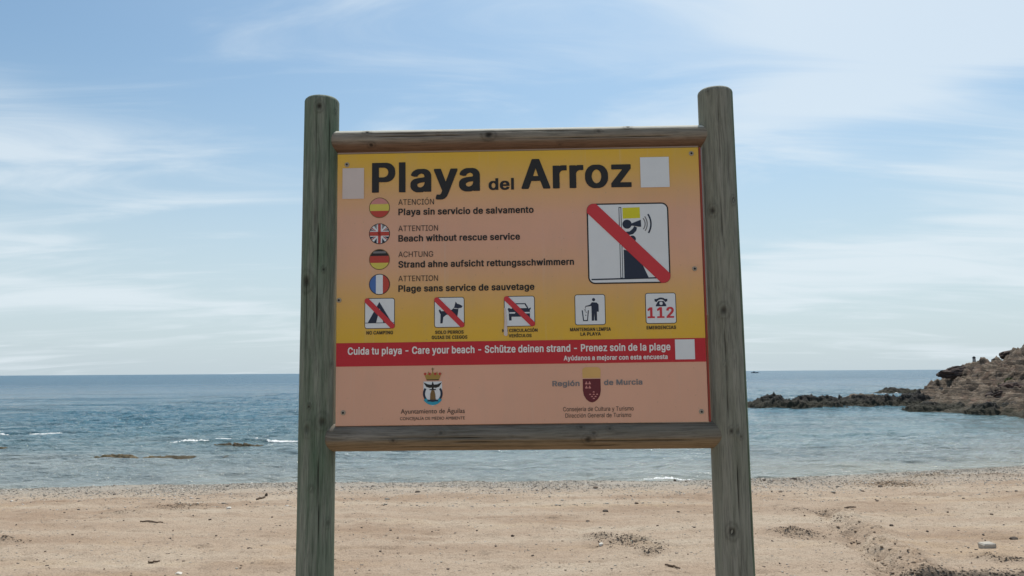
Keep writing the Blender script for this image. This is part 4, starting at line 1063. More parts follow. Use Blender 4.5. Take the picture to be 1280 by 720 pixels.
def flag(px, py, kind, lab):
    cu_, cv_ = on_board(px, py)
    r = 13.3 * PXM
    p = Print()
    disc = lambda k, n=48: [(cu_ + k * math.cos(2 * math.pi * i / n), cv_ + k * math.sin(2 * math.pi * i / n)) for i in range(n)]
    p.uv(disc(r), BROWNP if kind in 'sd' else INK, 1)
    inner = disc(r * 0.93)
    S = lambda x0, y0, x1, y1: [(cu_ + x0 * r, cv_ + y0 * r), (cu_ + x1 * r, cv_ + y0 * r), (cu_ + x1 * r, cv_ + y1 * r), (cu_ + x0 * r, cv_ + y1 * r)]
    put = lambda pts, m_, l_: p.uv(clip(pts, inner), m_, l_)
    if kind == 's':
        put(S(-1, .36, 1, 1), PINK, 2); put(S(-1, -.30, 1, .36), FYEL, 2); put(S(-1, -1, 1, -.30), FRED, 2)
    elif kind == 'd':
        put(S(-1, .33, 1, 1), INK, 2); put(S(-1, -.33, 1, .33), FRED, 2); put(S(-1, -1, 1, -.33), FYEL, 2)
        put(S(-.62, .58, .62, .78), GREYT, 3)
    elif kind == 'f':
        put(S(-1, -1, -.34, 1), BLUE, 2); put(S(-.34, -1, .32, 1), WHITE, 2); put(S(.32, -1, 1, 1), FRED, 2)
    else:
        p.uv(inner, WHITE, 2)
        for sx in (-1, 1):
            for sy in (-1, 1):
                m_ = NAVY if sy < 0 else GREYT
                a = [(cu_ + sx * x * r, cv_ + sy * y * r) for x, y in ((.26, .42), (.26, 1.2), (.86, 1.2))]
                b_ = [(cu_ + sx * x * r, cv_ + sy * y * r) for x, y in ((.46, .28), (1.2, .28), (1.2, .76))]
                for tri in (a, b_):
                    put(tri, m_, 3)
                t_ = [(cu_ + sx * x * r, cv_ + sy * y * r) for x, y in ((.34, .30), (.40, .26), (.86, .62), (.80, .68))]
                put(t_, FRED, 4)
        put(S(-1, -.19, 1, .19), FRED, 5)
        put(S(-.13, -1, .13, 1), FRED, 5)
    o = p.build('flag_disc')
    o['label'] = lab


flag(474.4, 259.8, 's', 'round Spanish flag')
flag(474.4, 292.3, 'u', 'round British flag')
flag(474.4, 324.3, 'd', 'round German flag')
flag(474.4, 355.5, 'f', 'round French flag')

# stickers: a blank one at the left, blank white squares where the codes stood
for (x0, y0, x1, y1, m_, nm) in ((428.4, 210.6, 455, 248.4, STICK, 'sticker'), (799.8, 196.8, 837, 233.8, WHITE, 'white_square'), (843.4, 424.4, 868.8, 449, WHITE, 'white_square')):
    a, b_ = on_board(x0, y0), on_board(x1, y1)
    p = Print()
    p.uv([(a[0], b_[1]), (b_[0], b_[1]), (b_[0], a[1]), (a[0], a[1])], m_, 4)
    p.build(nm)
# paint scrape over the first caption letter
p = Print()
p.px([(630.2, 385), (632.2, 386), (634.6, 417), (634.2, 419.5), (632, 420.2), (629.8, 418.5), (630.6, 402)], STICK, 8)
p.build('scratch')

# town crest
p = Print()
cu_, cv_ = on_board(541, 492)
k = PXM
C_ = lambda x, y: (cu_ + x * k, cv_ + y * k)
poly(p, C_, [(-11.5, 15), (11.5, 15), (11.8, 0), (11, -5), (7.5, -11), (3, -14), (0, -15), (-3, -14), (-7.5, -11), (-11, -5), (-11.8, 0)], WHITE, 1)
arc_band(p, C_, 0, 0, 9.6, 12.3, -215, 35, NAVY, 2, 22)
arc_band(p, C_, 0, -1, 9.2, 13.2, -150, -30, CYAN, 3, 12)
poly(p, C_, [(-11.5, 14), (-6, 11.5), (-1.5, 11), (0, 15), (1.5, 11), (6, 11.5), (11.5, 14), (8, 8.5), (4, 7), (1.5, 7.5), (0, 3), (-1.5, 7.5), (-4, 7), (-8, 8.5)], INK, 3)
poly(p, C_, [(-3.5, -8), (3.8, -8), (3.2, -1), (2, 4), (-1.5, 4.4), (-3, 0)], BROWNP, 3)
poly(p, C_, [(-4, 5.6), (4, 5.6), (4, 4.4), (-4, 4.4)], INK, 4)
poly(p, C_, [(-6, -7.4), (6, -7.4), (7, -9.6), (-7, -9.6)], NAVY, 4)
poly(p, C_, [(-8, 17.5), (8, 17.5), (11.5, 25.5), (7, 23), (5.5, 27.5), (2.5, 23), (0, 28), (-2.5, 23), (-5.5, 27.5), (-7, 23), (-11.5, 25.5)], GOLD, 1)
poly(p, C_, [(-8, 17.5), (8, 17.5), (7.4, 16.3), (-7.4, 16.3)], INK, 2)
for i in (-9.4, -3.8, 3.2, 9):
    p.uv(circ(C_, i, 24.4, 1.7, 8), FRED, 3)
poly(p, C_, [(-.5, 27), (.5, 27), (.5, 32), (-.5, 32)], BROWNP, 2)
poly(p, C_, [(-1.6, 30), (1.6, 30), (1.6, 30.8), (-1.6, 30.8)], BROWNP, 3)
o = p.build('crest'); o['label'] = 'town crest with a gold crown above a round shield'
# regional shield
p = Print()
cu_, cv_ = on_board(739.8, 488)
poly(p, C_, [(-11, 14.2), (11, 14.2), (11.1, 0), (10, -6), (7, -11), (3.5, -13.8), (0, -14.8), (-3.5, -13.8), (-7, -11), (-10, -6), (-11.1, 0)], MAROON, 1)
for (ix, iy) in ((-6.6, 9.2), (-2.6, 9.2), (-6.6, 4), (-2.6, 4)):
    poly(p, C_, [(ix - 1.5, iy - 1.6), (ix + 1.5, iy - 1.6), (ix + 1.5, iy), (ix + .7, iy + .2), (ix + .6, iy + 1.8), (ix - .6, iy + 1.8), (ix - .7, iy + .2), (ix - 1.5, iy)], PINK, 2)
for (ix, iy) in ((2.2, -2), (-2.2, -5), (2.2, -5), (6.4, -5), (0, -7.6), (4.4, -7.6), (2.2, -10)):
    poly(p, C_, [(ix - 1.4, iy - .5), (ix + 1.4, iy - .5), (ix + .7, iy + .9), (ix - .7, iy + .9)], PINK, 2)
poly(p, C_, [(-11, 15.5), (11, 15.5), (11.4, 26), (8, 28.6), (-8, 28.6), (-11.4, 26)], flat_mat('print_pale_gold', (0.70, 0.42, 0.14), 0.45), 1)
o = p.build('crest'); o['label'] = 'maroon regional shield under a faded yellow crown'

# screws through the panel
for (px, py) in ((433.8, 206), (864, 192), (423.8, 375.5), (868.2, 336), (429, 516), (876.8, 514.6)):
    u, v = on_board(px, py)
    bm = bmesh.new()
    bmesh.ops.create_cone(bm, cap_ends=True, segments=20, radius1=0.0085, radius2=0.0068, depth=0.003)
    bmesh.ops.rotate(bm, cent=(0, 0, 0), matrix=Matrix.Rotation(R(90), 3, 'X'), verts=bm.verts)
    s_ = bmesh.ops.create_cone(bm, cap_ends=True, segments=12, radius1=0.0038, radius2=0.0038, depth=0.0008, matrix=Matrix.Translation((0, -0.0017, 0)) @ Matrix.Rotation(R(90), 4, 'X'))
    for f in {f for v_ in s_['verts'] for f in v_.link_faces}:
        f.material_index = 1
    m_ = bpy.data.meshes.new('screw')
    bm.to_mesh(m_)
    bm.free()
    o = link('screw', m_, [STEEL, HOLE], panel)
    o.location = (u, -0.0082, v - OFF)

# ------------------------------------------------------------------ rocks and headland
def rock_material(name, cols, strata=1.0, wet=True, rust=0.4):
    m, nt, b = new_mat(name)
    P = ND(nt, 'ShaderNodeNewGeometry').outputs['Position']
    s = ND(nt, 'ShaderNodeSeparateXYZ')
    nt.links.new(P, s.inputs[0])
    lay = mapped(nt, P, (0.28, 0.28, 3.4), rot=(R(20), R(-14), 0))
    n1 = noise_n(nt, lay, 1.5, 8, 0.70, 0.7)
    n2 = noise_n(nt, P, 1.1, 6, 0.65)
    n3 = noise_n(nt, P, 9, 5, 0.7)
    c = ramp(nt, n1, [(0.34, cols[0]), (0.47, cols[1]), (0.58, cols[2]), (0.70, cols[3])])
    c = mix(nt, ramp(nt, n2, [(0.50, (0, 0, 0)), (0.66, (rust, rust, rust))]), c, (0.20, 0.105, 0.07))
    c = mix(nt, 1.0, c, ramp(nt, n3, [(0.3, (0.6, 0.6, 0.6)), (0.6, (1.08, 1.08, 1.08))]), 'MULTIPLY')
    crev = noise_n(nt, mapped(nt, P, (0.45, 0.45, 4.2), rot=(R(20), R(-14), 0)), 1.1, 6, 0.62, 0.9)
    c = mix(nt, ramp(nt, crev, [(0.455, (0, 0, 0)), (0.49, (0.85, 0.85, 0.85)), (0.52, (0, 0, 0))]), c, cols[0])
    if wet:
        zz = math_n(nt, 'ADD', s.outputs[2], math_n(nt, 'MULTIPLY', n2, 0.9))
        w = ramp(nt, math_n(nt, 'MULTIPLY_ADD', zz, 0.5, 0.9), [(0.58, (0.85, 0.85, 0.85)), (0.80, (0, 0, 0))])
        c = mix(nt, w, c, mix(nt, n3, (0.016, 0.018, 0.012), (0.07, 0.062, 0.036)))
    nt.links.new(c, b.inputs['Base Color'])
    b.inputs['Roughness'].default_value = 0.85
    b.inputs['Specular IOR Level'].default_value = 0.3
    bump(nt, b, math_n(nt, 'ADD', math_n(nt, 'MULTIPLY', n1, 1.6), n3), 0.9, 0.12)
    return m


M_HEAD = rock_material('headland_rock', [(0.035, 0.026, 0.02), (0.11, 0.08, 0.055), (0.225, 0.17, 0.12), (0.36, 0.285, 0.21)])
M_DARK = rock_material('dark_sea_rock', [(0.012, 0.012, 0.012), (0.022, 0.022, 0.021), (0.042, 0.039, 0.033), (0.09, 0.08, 0.065)], rust=0.15)
M_REEF = rock_material('weedy_reef_rock', [(0.06, 0.05, 0.03), (0.13, 0.10, 0.055), (0.19, 0.15, 0.075), (0.25, 0.20, 0.11)], wet=False, rust=0.2)
M_BROWN = rock_material('brown_boulder', [(0.045, 0.035, 0.032), (0.09, 0.065, 0.055), (0.15, 0.10, 0.08), (0.24, 0.18, 0.14)], wet=False, rust=0.5)


def at_depth(px, py, y):
    d = ray(px, py)
    return EYE + d * (y / d.y)


def on_sea(px, py):
    d = ray(px, py)
    return EYE + d * ((SEA_Z - CAM_Z) / d.z)


ctrl = []
W_ = [(1040, 508), (1058, 508), (1085, 508), (1112, 508.5), (1140, 511.5), (1165, 515), (1190, 517), (1230, 518), (1262, 521), (1285, 524)]
near = [on_sea(*q) for q in W_]
for q in near:
    ctrl.append((q.x, q.y, -1.45))
    ctrl.append((q.x - 0.5, q.y - 3.0, -2.2))
for (x_, y_) in ((38, 46), (44, 45), (52, 47), (60, 52)):
    ctrl.append((x_, y_, -1.3))
    ctrl.append((x_ - 1, y_ - 4, -2.2))
# skyline and slopes: photograph point and its distance
for (px, py, y_) in [(1060, 502, 70), (1080, 499, 71), (1105, 502, 71), (1130, 500, 71), (1150, 497, 72), (1165, 494, 72), (1176, 486, 73), (1186, 481, 73), (1194, 469, 74), (1203, 460.5, 74), (1218, 461, 74), (1232, 462, 74),
                     (1248, 461, 74), (1262, 449, 74), (1275, 440, 74), (1295, 429, 74), (1340, 405, 74), (1420, 380, 74),
                     (1180, 492, 66), (1200, 486, 65), (1225, 482, 64), (1250, 478, 63), (1280, 470, 62), (1320, 462, 60),
                     (1160, 500, 67), (1190, 504, 61), (1220, 503, 59), (1250, 500, 58), (1280, 500, 55), (1330, 500, 52), (1130, 503, 68)]:
    q = at_depth(px, py, y_)
    ctrl.append((q.x, q.y, q.z))
for (x_, y_, z_) in [(30, 78, -1.9), (33, 84, -1.9), (38, 84, -1.2), (38, 88, -1.9), (44, 84, -1.6), (40.5, 79, -1.5), (45, 80, -0.9), (46, 94, -1.8), (49, 86, -0.6), (56, 92, 0.2), (58, 104, -1.8), (75, 85, 4.0), (75, 110, -1.8), (75, 60, 3.0),
                     (26, 76, -2.3), (22, 70, -2.6), (22, 62, -2.6), (90, 100, 1), (90, 75, 4), (66, 70, 4.6), (34.2, 79, -1.6)]:
    ctrl.append((x_, y_, z_))
ctrl = np.array(ctrl)


def tps(P):
    n = len(P)
    D = np.hypot(P[:, None, 0] - P[None, :, 0], P[:, None, 1] - P[None, :, 1])
    K = np.where(D > 0, D * D * np.log(D + 1e-12), 0) + 0.002 * np.eye(n)
    Q = np.c_[np.ones(n), P[:, :2]]
    A = np.block([[K, Q], [Q.T, np.zeros((3, 3))]])
    w = np.linalg.solve(A, np.r_[P[:, 2], 0, 0, 0])
    return w[:n], w[n:]


_w, _a = tps(ctrl)
hx = np.arange(20, 84, 0.13)
hy = np.arange(44, 108, 0.16)
HX, HY = np.meshgrid(hx, hy)
HZ = _a[0] + _a[1] * HX + _a[2] * HY
for (cx_, cy_, _z), wi in zip(ctrl, _w):
    D = (HX - cx_) ** 2 + (HY - cy_) ** 2
    HZ += wi * 0.5 * D * np.log(D + 1e-12)


def strata(x, y, z):
    """ledges: the surface steps where tilted beds come out"""
    c = z * 1.0 + 0.30 * x * 0.35 + 0.18 * y * 0.3 + 0.7 * fbm(x * 0.22, y * 0.22, 3)
    out = 0
    for s_, a in ((1.05, 0.80), (0.37, 0.32)):
        f = c / s_
        fr = f - np.floor(f)
        out = out + a * (sstep(0.0, 0.75, fr) - fr) * 1.6
    return out


rise = sstep(-1.9, -0.4, HZ)
rid = 1 - np.abs(fbm(HX * 0.42 + 3, HY * 0.42, 5)) * 2.2
rid2 = 1 - np.abs(fbm(HX * 1.3 + 8, HY * 1.3 + 2, 4)) * 2.2
HZ2 = HZ + rise * (strata(HX, HY, HZ) + 0.62 * (rid - rid.mean() - 0.1) + 0.34 * (rid2 - rid2.mean()) + 0.16 * fbm(HX * 3.7, HY * 3.7, 3)) + (1 - rise) * (0.22 * (rid2 - 0.6) + 0.1 * (rid - .5))
edge = np.minimum(np.minimum(HX - 20, 84 - HX), np.minimum(HY - 44, 108 - HY))
HZ2 = np.where(edge < 2, HZ2 - (2 - edge) * 2, HZ2)
ox = 0.25 * rise * fbm(HY * 0.9, HZ2 * 1.3, 3)
oy = -0.35 * rise * fbm(HX * 0.8, HZ2 * 1.6, 3)
me = mesh_from('headland', np.stack([HX + ox, HY + oy, HZ2], -1).reshape(-1, 3), grid_faces(len(hy), len(hx)), False)
tag(link('headland', me, M_HEAD), kind='structure')


def head_z(x, y):
    j = int(np.clip((x - 20) / 0.13, 0, len(hx) - 1))
    i = int(np.clip((y - 44) / 0.16, 0, len(hy) - 1))
    return float(HZ2[i, j])


def rock_mesh(name, sub, size, seed, rough=0.35, flat=0.0, profile=None):
    """a broken rock: ridged noise on a sphere, squared off by random cutting planes, base cut flat below ground"""
    bm = bmesh.new()
    bmesh.ops.create_icosphere(bm, subdivisions=sub, radius=1.0)
    r = random.Random(seed)
    planes = []
    for _ in range(11):
        n = Vector((r.gauss(0, 1), r.gauss(0, 1), r.gauss(0, 1))).normalized()
        planes.append((n, r.uniform(0.55, 0.92)))
    o_ = Vector((seed * 3.7, seed * 1.3, seed * 0.7))
    for v in bm.verts:
        c = v.co.copy()
        for n, d in planes:
            k = c.dot(n)
            if k > d:
                c -= n * (k - d) * 0.85
        q = c * 1.4 + o_
        f = noise.fractal(q, 1.0, 2.1, 4) * rough * 0.5
        f -= abs(noise.noise(q * 2.3)) * rough * 0.6
        c = c * (1 + f)
        if profile:
            c.z *= profile(c.x)
        v.co = Vector((c.x * size[0], c.y * size[1], c.z * size[2]))
    me = bpy.data.meshes.new(name)
    bm.to_mesh(me)
    bm.free()
    return me


def sea_rock(name, px0, px1, py_base, py_top, seed, label, mat, group=None, deep=0.8, profile=None, rough=0.45, sub=5):
    a, b_ = on_sea(px0, py_base), on_sea(px1, py_base)
    w = (b_ - a).length
    c = (a + b_) / 2
    h = (py_base - py_top) / FOCAL * c.y
    me = rock_mesh(name, sub, (w / 2 * 1.12, max(0.2, deep * w / 2), h * 1.35), seed, rough, profile=profile)
    o = link(name, me, mat)
    o.location = (c.x, c.y + deep * w * 0.42, SEA_Z - 0.12 * h)
    o.rotation_euler = (0, 0, math.atan2(b_.y - a.y, b_.x - a.x))
    tag(o, label, 'rock', group)
    return o




def reef(prof, py_base, seed, label, mat, deep, ny=60, step=0.45, amp=1.0, lean=0.15):
    """a low reef: ridge heights along its length as seen from the beach, falling to the water front and back"""
    pts = [on_sea(p[0], py_base) for p in prof]
    x0, x1 = pts[0], pts[-1]
    L = (x1 - x0).length
    ang = math.atan2(x1.y - x0.y, x1.x - x0.x)
    hh = [max(0.01, (py_base - p[1]) / FOCAL * (q.y + deep * 0.4)) for p, q in zip(prof, pts)]
    along = [(q - x0).length for q in pts]
    nx = max(40, int((prof[-1][0] - prof[0][0]) * 2.2))
    u = np.linspace(-0.04 * L, 1.04 * L, nx)
    v = np.linspace(-0.5, 1.1, ny)
    U_, V_ = np.meshgrid(u, v)
    H_ = np.interp(U_, along, hh, left=0, right=0)
    wob = 0.18 * fbm(U_ * 1.1 + seed, U_ * 0 + seed, 3)
    vv = V_ - wob
    sh = np.clip(1 - (np.abs(vv - 0.3) / np.where(vv < 0.3, 0.62, 0.75)) ** 1.7, -0.6, 1)
    k = max(hh) * 0.8 + (0.22 if max(hh) > 0.4 else 0.03)
    rg = 1 - np.abs(fbm(U_ * 1.9 / max(.4, k) * .5 + seed * 5, V_ * deep * 1.3 + seed, 4)) * 2.5
    Z_ = H_ * sh + amp * (0.20 * k * (rg - 0.55) + 0.16 * k * fbm(U_ * 5 + seed, V_ * deep * 5, 3)) * sstep(-0.5, 0.3, sh) * (0.35 + sstep(0, 0.3, H_))
    q_ = Z_ / (step * k)
    fr = q_ - np.floor(q_)
    Z_ = (np.floor(q_) + sstep(0.25, 0.95, fr)) * step * k * 0.25 + Z_ * 0.75
    if max(hh) < 0.3:
        Z_ -= 0.75 * max(hh) * np.clip(fbm(U_ * 3.1 + seed, V_ * 2.2 + seed, 3) + 0.05, 0, 1) * 2
        Z_ += 0.5 * max(hh) * fbm(U_ * 9, V_ * 6, 2)
    Z_ -= 0.25 * k * (sh < 0.02) + 0.35 * k * ((U_ < 0) | (U_ > L))
    V3 = np.stack([U_ + lean * k * fbm(Z_ * 3, V_ * 4, 2), V_ * deep, Z_], -1).reshape(-1, 3)
    o = link('sea_rock', mesh_from('sea_rock', V3, grid_faces(ny, nx)), mat)
    o.location = (x0.x, x0.y, SEA_Z)
    o.rotation_euler = (0, 0, ang)
    tag(o, label, 'rock')
    return o


reef([(933, 509), (940, 506), (950, 500.5), (960, 496.5), (966, 495.5), (973, 494.5), (978, 495.8), (986, 498), (992, 498.5), (1000, 497), (1008, 496), (1013, 496.5), (1019, 495.3), (1024, 497.5), (1032, 498.5), (1042, 497), (1050, 500), (1055, 505), (1058, 509)],
     509.8, 4, 'long black rocky islet with a low peak between the right post and the headland', M_DARK, 3.2)
reef([(1052, 507), (1056, 497.5), (1061, 499), (1068, 499.5), (1077, 497), (1086, 496), (1094, 496.5), (1103, 498), (1112, 496.5), (1124, 497), (1138, 495), (1150, 493), (1160, 492), (1168, 497), (1175, 508)],
     508.6, 9, 'low dark reef joining the islet to the foot of the headland', M_DARK, 3.5)
reef([(1097, 491.5), (1104, 488.5), (1112, 485), (1118, 484.6), (1127, 486.5), (1137, 487), (1146, 488.3), (1156, 487.4), (1166, 489), (1176, 491)],
     491.8, 17, 'thin dark ridge of rock far out beyond the headland tip', M_DARK, 3.0)
reef([(1140, 510), (1150, 505), (1162, 503), (1176, 506), (1190, 508), (1204, 506), (1216, 510), (1224, 515)],
     514.6, 19, 'black wet ledge at the waterline under the left end of the headland', M_DARK, 2.0)
reef([(1216, 515), (1228, 507), (1240, 504), (1256, 505), (1270, 507), (1284, 504), (1300, 508), (1312, 519)],
     519.2, 20, 'black wet ledge at the waterline by the right edge of the view', M_DARK, 2.0)
for (pf, base, sd, lb) in [
        ([(112, 573), (118, 571.5), (126, 569.5), (140, 569), (156, 568.8), (164, 570), (167, 573)], 573.6, 31, 'flat olive brown reef rock awash, left of the other low reefs'),
        ([(180, 572), (186, 570.6), (190, 571.5), (196, 570), (199, 572)], 572.6, 33, 'tiny dark reef rock awash beside the flat olive reef'),
        ([(200, 571), (208, 570.2), (220, 570.6), (232, 570.4), (238, 571.5)], 572.3, 35, 'thin strip of reef awash between the two larger flat reefs'),
        ([(262, 558), (270, 556), (280, 555), (290, 554), (300, 554.4), (308, 554.2), (314, 557.5)], 559.4, 37, 'low dark brown reef rock in front of the foam line by the left post'),
        ([(315, 557), (319, 555.6), (323, 555.8), (326, 557.5)], 558.6, 39, 'small rounded reef rock at the right end of the dark brown reef'),
        ([(-10, 561), (-4, 559.6), (2, 559.5), (4, 561)], 562.0, 41, 'small dark rock awash at the left edge of the view'),
        ([(267, 571.5), (272, 570.6), (278, 570.6), (283, 571.6)], 572.2, 43, 'faint brown rock barely breaking the water below the foam line')]:
    reef(pf, base - 0.6, sd, lb, M_REEF, 0.4, ny=30, amp=0.7)


def land_rock(px, py, y_, w_px, h_px, seed, label, mat, squash=0.8, rough=0.4, dz=0.0):
    q = at_depth(px, py, y_)
    k = y_ / FOCAL
    me = rock_mesh('boulder', 5, (w_px * k / 2 * 1.15, w_px * k / 2 * squash, h_px * k / 2 * 1.15), seed, rough)
    o = link('boulder', me, mat)
    o.location = (q.x, q.y, q.z + dz)
    tag(o, label, 'rock')
    return o


def skyline(px):
    """highest point of the headland above the horizon in the direction of photograph column px"""
    best = None
    dx_ = ray(px, 455)
    for y_ in np.arange(62, 86, 0.16):
        x_ = dx_.x / dx_.y * y_
        z_ = head_z(x_, y_)
        el = (z_ - CAM_Z) / y_
        if best is None or el > best[0]:
            best = (el, x_, y_, z_)
    return best[1:]


def ridge_rock(px, w_px, h_px, seed, label, mat, sink=0.25, front=0.3, rough=0.45, squash=0.8):
    x_, y_, z_ = skyline(px)
    k = y_ / FOCAL
    me = rock_mesh('boulder', 5, (w_px * k / 2 * 1.15, w_px * k / 2 * squash, h_px * k / 2 * 1.2), seed, rough)
    o = link('boulder', me, mat)
    o.location = (x_, y_ - front, z_ + h_px * k * (0.5 - sink))
    tag(o, label, 'rock')
    return o


ridge_rock(1258, 24, 12, 61, 'large dark boulder on the skyline of the headland', M_BROWN, 0.35)
ridge_rock(1240, 7, 4, 63, 'small dark stone on the skyline left of the large boulder', M_BROWN, 0.3)
land_rock(1198, 466.5, 72.8, 50, 15, 52, 'dark reddish overhanging rock at the left tip of the headland top', M_BROWN, 0.45, 0.5)
land_rock(1264, 491, 59, 60, 26, 71, 'dark slanting rock standing in for the shaded recess low at the right edge of the headland', M_BROWN, 0.45, 0.5)  # dark rock added where the slab has a shaded recess
land_rock(1226, 462.5, 71, 30, 8, 77, 'flat dark rock just below the stone marker', M_BROWN, 0.6)

# stone marker on the headland
q = Vector(skyline(1218))
mk = bpy.data.objects.new('stone_marker', None)
COL.objects.link(mk)
mk.location = (q.x, q.y, q.z - 0.05)
tag(mk, 'small upright stone marker with dark top on the skyline of the headland', 'marker')
bm = bmesh.new()
bmesh.ops.create_cone(bm, cap_ends=True, segments=14, radius1=0.15, radius2=0.13, depth=0.34, matrix=Matrix.Translation((0, 0, 0.17)))
m_ = bpy.data.meshes.new('base'); bm.to_mesh(m_); bm.free()
link('base', m_, flat_mat('marker_pale', (0.42, 0.39, 0.36), 0.9), mk)
bm = bmesh.new()
bmesh.ops.create_icosphere(bm, subdivisions=3, radius=0.145, matrix=Matrix.Translation((0, 0, 0.42)) @ Matrix.Diagonal((1, 1, 0.95, 1)))
m_ = bpy.data.meshes.new('cap'); bm.to_mesh(m_); bm.free()
link('cap', m_, flat_mat('marker_dark', (0.07, 0.07, 0.075), 0.9), mk)


# low shrubs on the headland
def leaf_clump(name, n, rx, ry, rz, leaf, seed):
    r = np.random.default_rng(seed)
    c = r.normal(size=(n, 3))
    c = c / np.linalg.norm(c, axis=1)[:, None] * (r.random((n, 1)) ** 0.4) * [rx, ry, rz]
    c[:, 2] = np.abs(c[:, 2])
    a = r.normal(size=(n, 3)); a /= np.linalg.norm(a, axis=1)[:, None]
    b2 = np.cross(a, r.normal(size=(n, 3))); b2 /= np.linalg.norm(b2, axis=1)[:, None]
    s_ = leaf * (0.6 + 0.8 * r.random((n, 1)))
    V = np.stack([c - a * s_, c + b2 * s_ * .45, c + a * s_, c - b2 * s_ * .45], 1).reshape(-1, 3)
    return mesh_from(name, V, np.arange(4 * n).reshape(n, 4))


M_LEAF = flat_mat('shrub_leaf', (0.085, 0.10, 0.04), 0.8, var=0.4)
for (px, py, y_, w_px, h_px, n, lab) in [(1271, 444.5, 71.5, 13, 7, 900, 'olive green shrub near the top of the headland by the frame edge'),
                                         (1262, 476, 62, 12, 8, 800, 'dark olive shrub on the slope above the shaded recess'),
                                         (1252, 481.5, 61.5, 9, 5, 500, 'low grey green shrub left of the dark olive shrub on the slope')]:
    q = at_depth(px, py + h_px / 2, y_)
    k = y_ / FOCAL
    gz = q.z
    sh = bpy.data.objects.new('shrub', None)
    COL.objects.link(sh)
    sh.location = (q.x, q.y, gz)
    tag(sh, lab, 'shrub')
    link('foliage', leaf_clump('foliage', n, w_px * k / 2, w_px * k / 2, h_px * k, 0.075, int(px)), M_LEAF, sh)

# ------------------------------------------------------------------ foam, shoreline glints laid as froth, and a far boat
M_FOAM_GLINT = flat_mat('foam', (0.80, 0.81, 0.80), 0.9, var=0.1)


def foam_strip(px0, px1, py, width, seed, dens, lift=0.02):
    """lumps of froth lying along a wavelet"""
    a, b_ = on_sea(px0, py), on_sea(px1, py)
    r = np.random.default_rng(seed)
    V, Fc = [], []
    ico = [(-1, 0, 0), (1, 0, 0), (0, -1, 0), (0, 1, 0), (0, 0, 1)]
    fc = [(0, 2, 4), (2, 1, 4), (1, 3, 4), (3, 0, 4)]
    n = int(dens)
    for i in range(n):
        t = r.random()
        x_ = a.x + (b_.x - a.x) * t
        e = math.sin(math.pi * t) ** 0.5
        if fbm(np.float64(x_ * 1.3), np.float64(seed * 2.1), 3) < 0.0:
            continue
        yy = a.y + (b_.y - a.y) * t + 0.25 * float(fbm(np.float64(x_ * 0.5), np.float64(0 + seed), 3)) + r.normal() * width * e * 0.45
        s_ = (0.015 + 0.03 * r.random()) * e * (2.2 if a.y > 80 else 1.0)
        z_ = float(sea_z(np.array([x_]), np.array([yy]))[0])
        k0 = len(V)
        for (ax_, ay_, az_) in ico:
            V.append((x_ + ax_ * s_ * 1.6, yy + ay_ * s_, z_ + az_ * s_ * 0.35 + lift - 0.03 * (az_ == 0)))
        Fc += [tuple(k0 + j for j in f) for f in fc]
    return mesh_from('foam', V, Fc)


for i, (a0, a1, py, wd, n_) in enumerate([(-10, 30, 543.2, 0.06, 110), (34, 78, 543.0, 0.10, 260), (210, 262, 554.2, 0.05, 110), (250, 335, 552.8, 0.05, 260), (322, 374, 553.2, 0.09, 220), (1100, 1152, 492.6, 0.25, 160),
                                          (674, 694, 602.6, 0.05, 60), (712, 800, 602.8, 0.04, 130), (800, 866, 601.8, 0.04, 90), (1190, 1290, 586.0, 0.07, 420)]):  # white shoreline strips are froth and also stand in for sun glints
    o = link('foam', foam_strip(a0, a1, py, wd, i + 1, n_), M_FOAM_GLINT)
    tag(o, kind='stuff')

q = on_sea(943.2, 463.9 + 3.0)
d = ray(943.2, 464.6)
by = 1000.0
bx = d.x / d.y * by
boat = bpy.data.objects.new('boat', None)
COL.objects.link(boat)
boat.location = (bx, by, SEA_Z)
tag(boat, 'tiny dark boat far out on the horizon just right of the sign', 'boat')
bm = bmesh.new()
sec = [(-4.6, 0.9, 0.0), (-4.2, 1.2, 1.0), (0, 1.5, 1.0), (3.4, 1.1, 1.15), (5.0, 0.05, 1.5)]
rings = []
for (x_, w_, t_) in sec:
    rings.append([bm.verts.new((x_, -w_, max(0.9, t_))), bm.verts.new((x_, -w_ * 0.7, -0.3)), bm.verts.new((x_, w_ * 0.7, -0.3)), bm.verts.new((x_, w_, max(0.9, t_)))])
for a_, b_ in zip(rings, rings[1:]):
    for k in range(4):
        bm.faces.new((a_[k], a_[(k + 1) % 4], b_[(k + 1) % 4], b_[k]))
bm.faces.new(rings[0]); bm.faces.new(rings[-1][::-1])
m_ = bpy.data.meshes.new('hull'); bm.to_mesh(m_); bm.free()
link('hull', m_, flat_mat('boat_hull', (0.08, 0.11, 0.14), 0.5), boat)
o = link('cabin', box_mesh('cabin', 2.2, 1.7, 1.3, 0.15), flat_mat('boat_cabin', (0.2, 0.24, 0.27), 0.5), boat)
o.location = (-0.8, 0, 1.5)

# ------------------------------------------------------------------ shingle, stones and litter on the sand
ICO_V, ICO_F = None, None
bm = bmesh.new()
bmesh.ops.create_icosphere(bm, subdivisions=1, radius=1)
bm.verts.ensure_lookup_table()
ICO_V = np.array([v.co[:] for v in bm.verts])
ICO_F = np.array([[v.index for v in f.verts] for f in bm.faces])
bm.free()


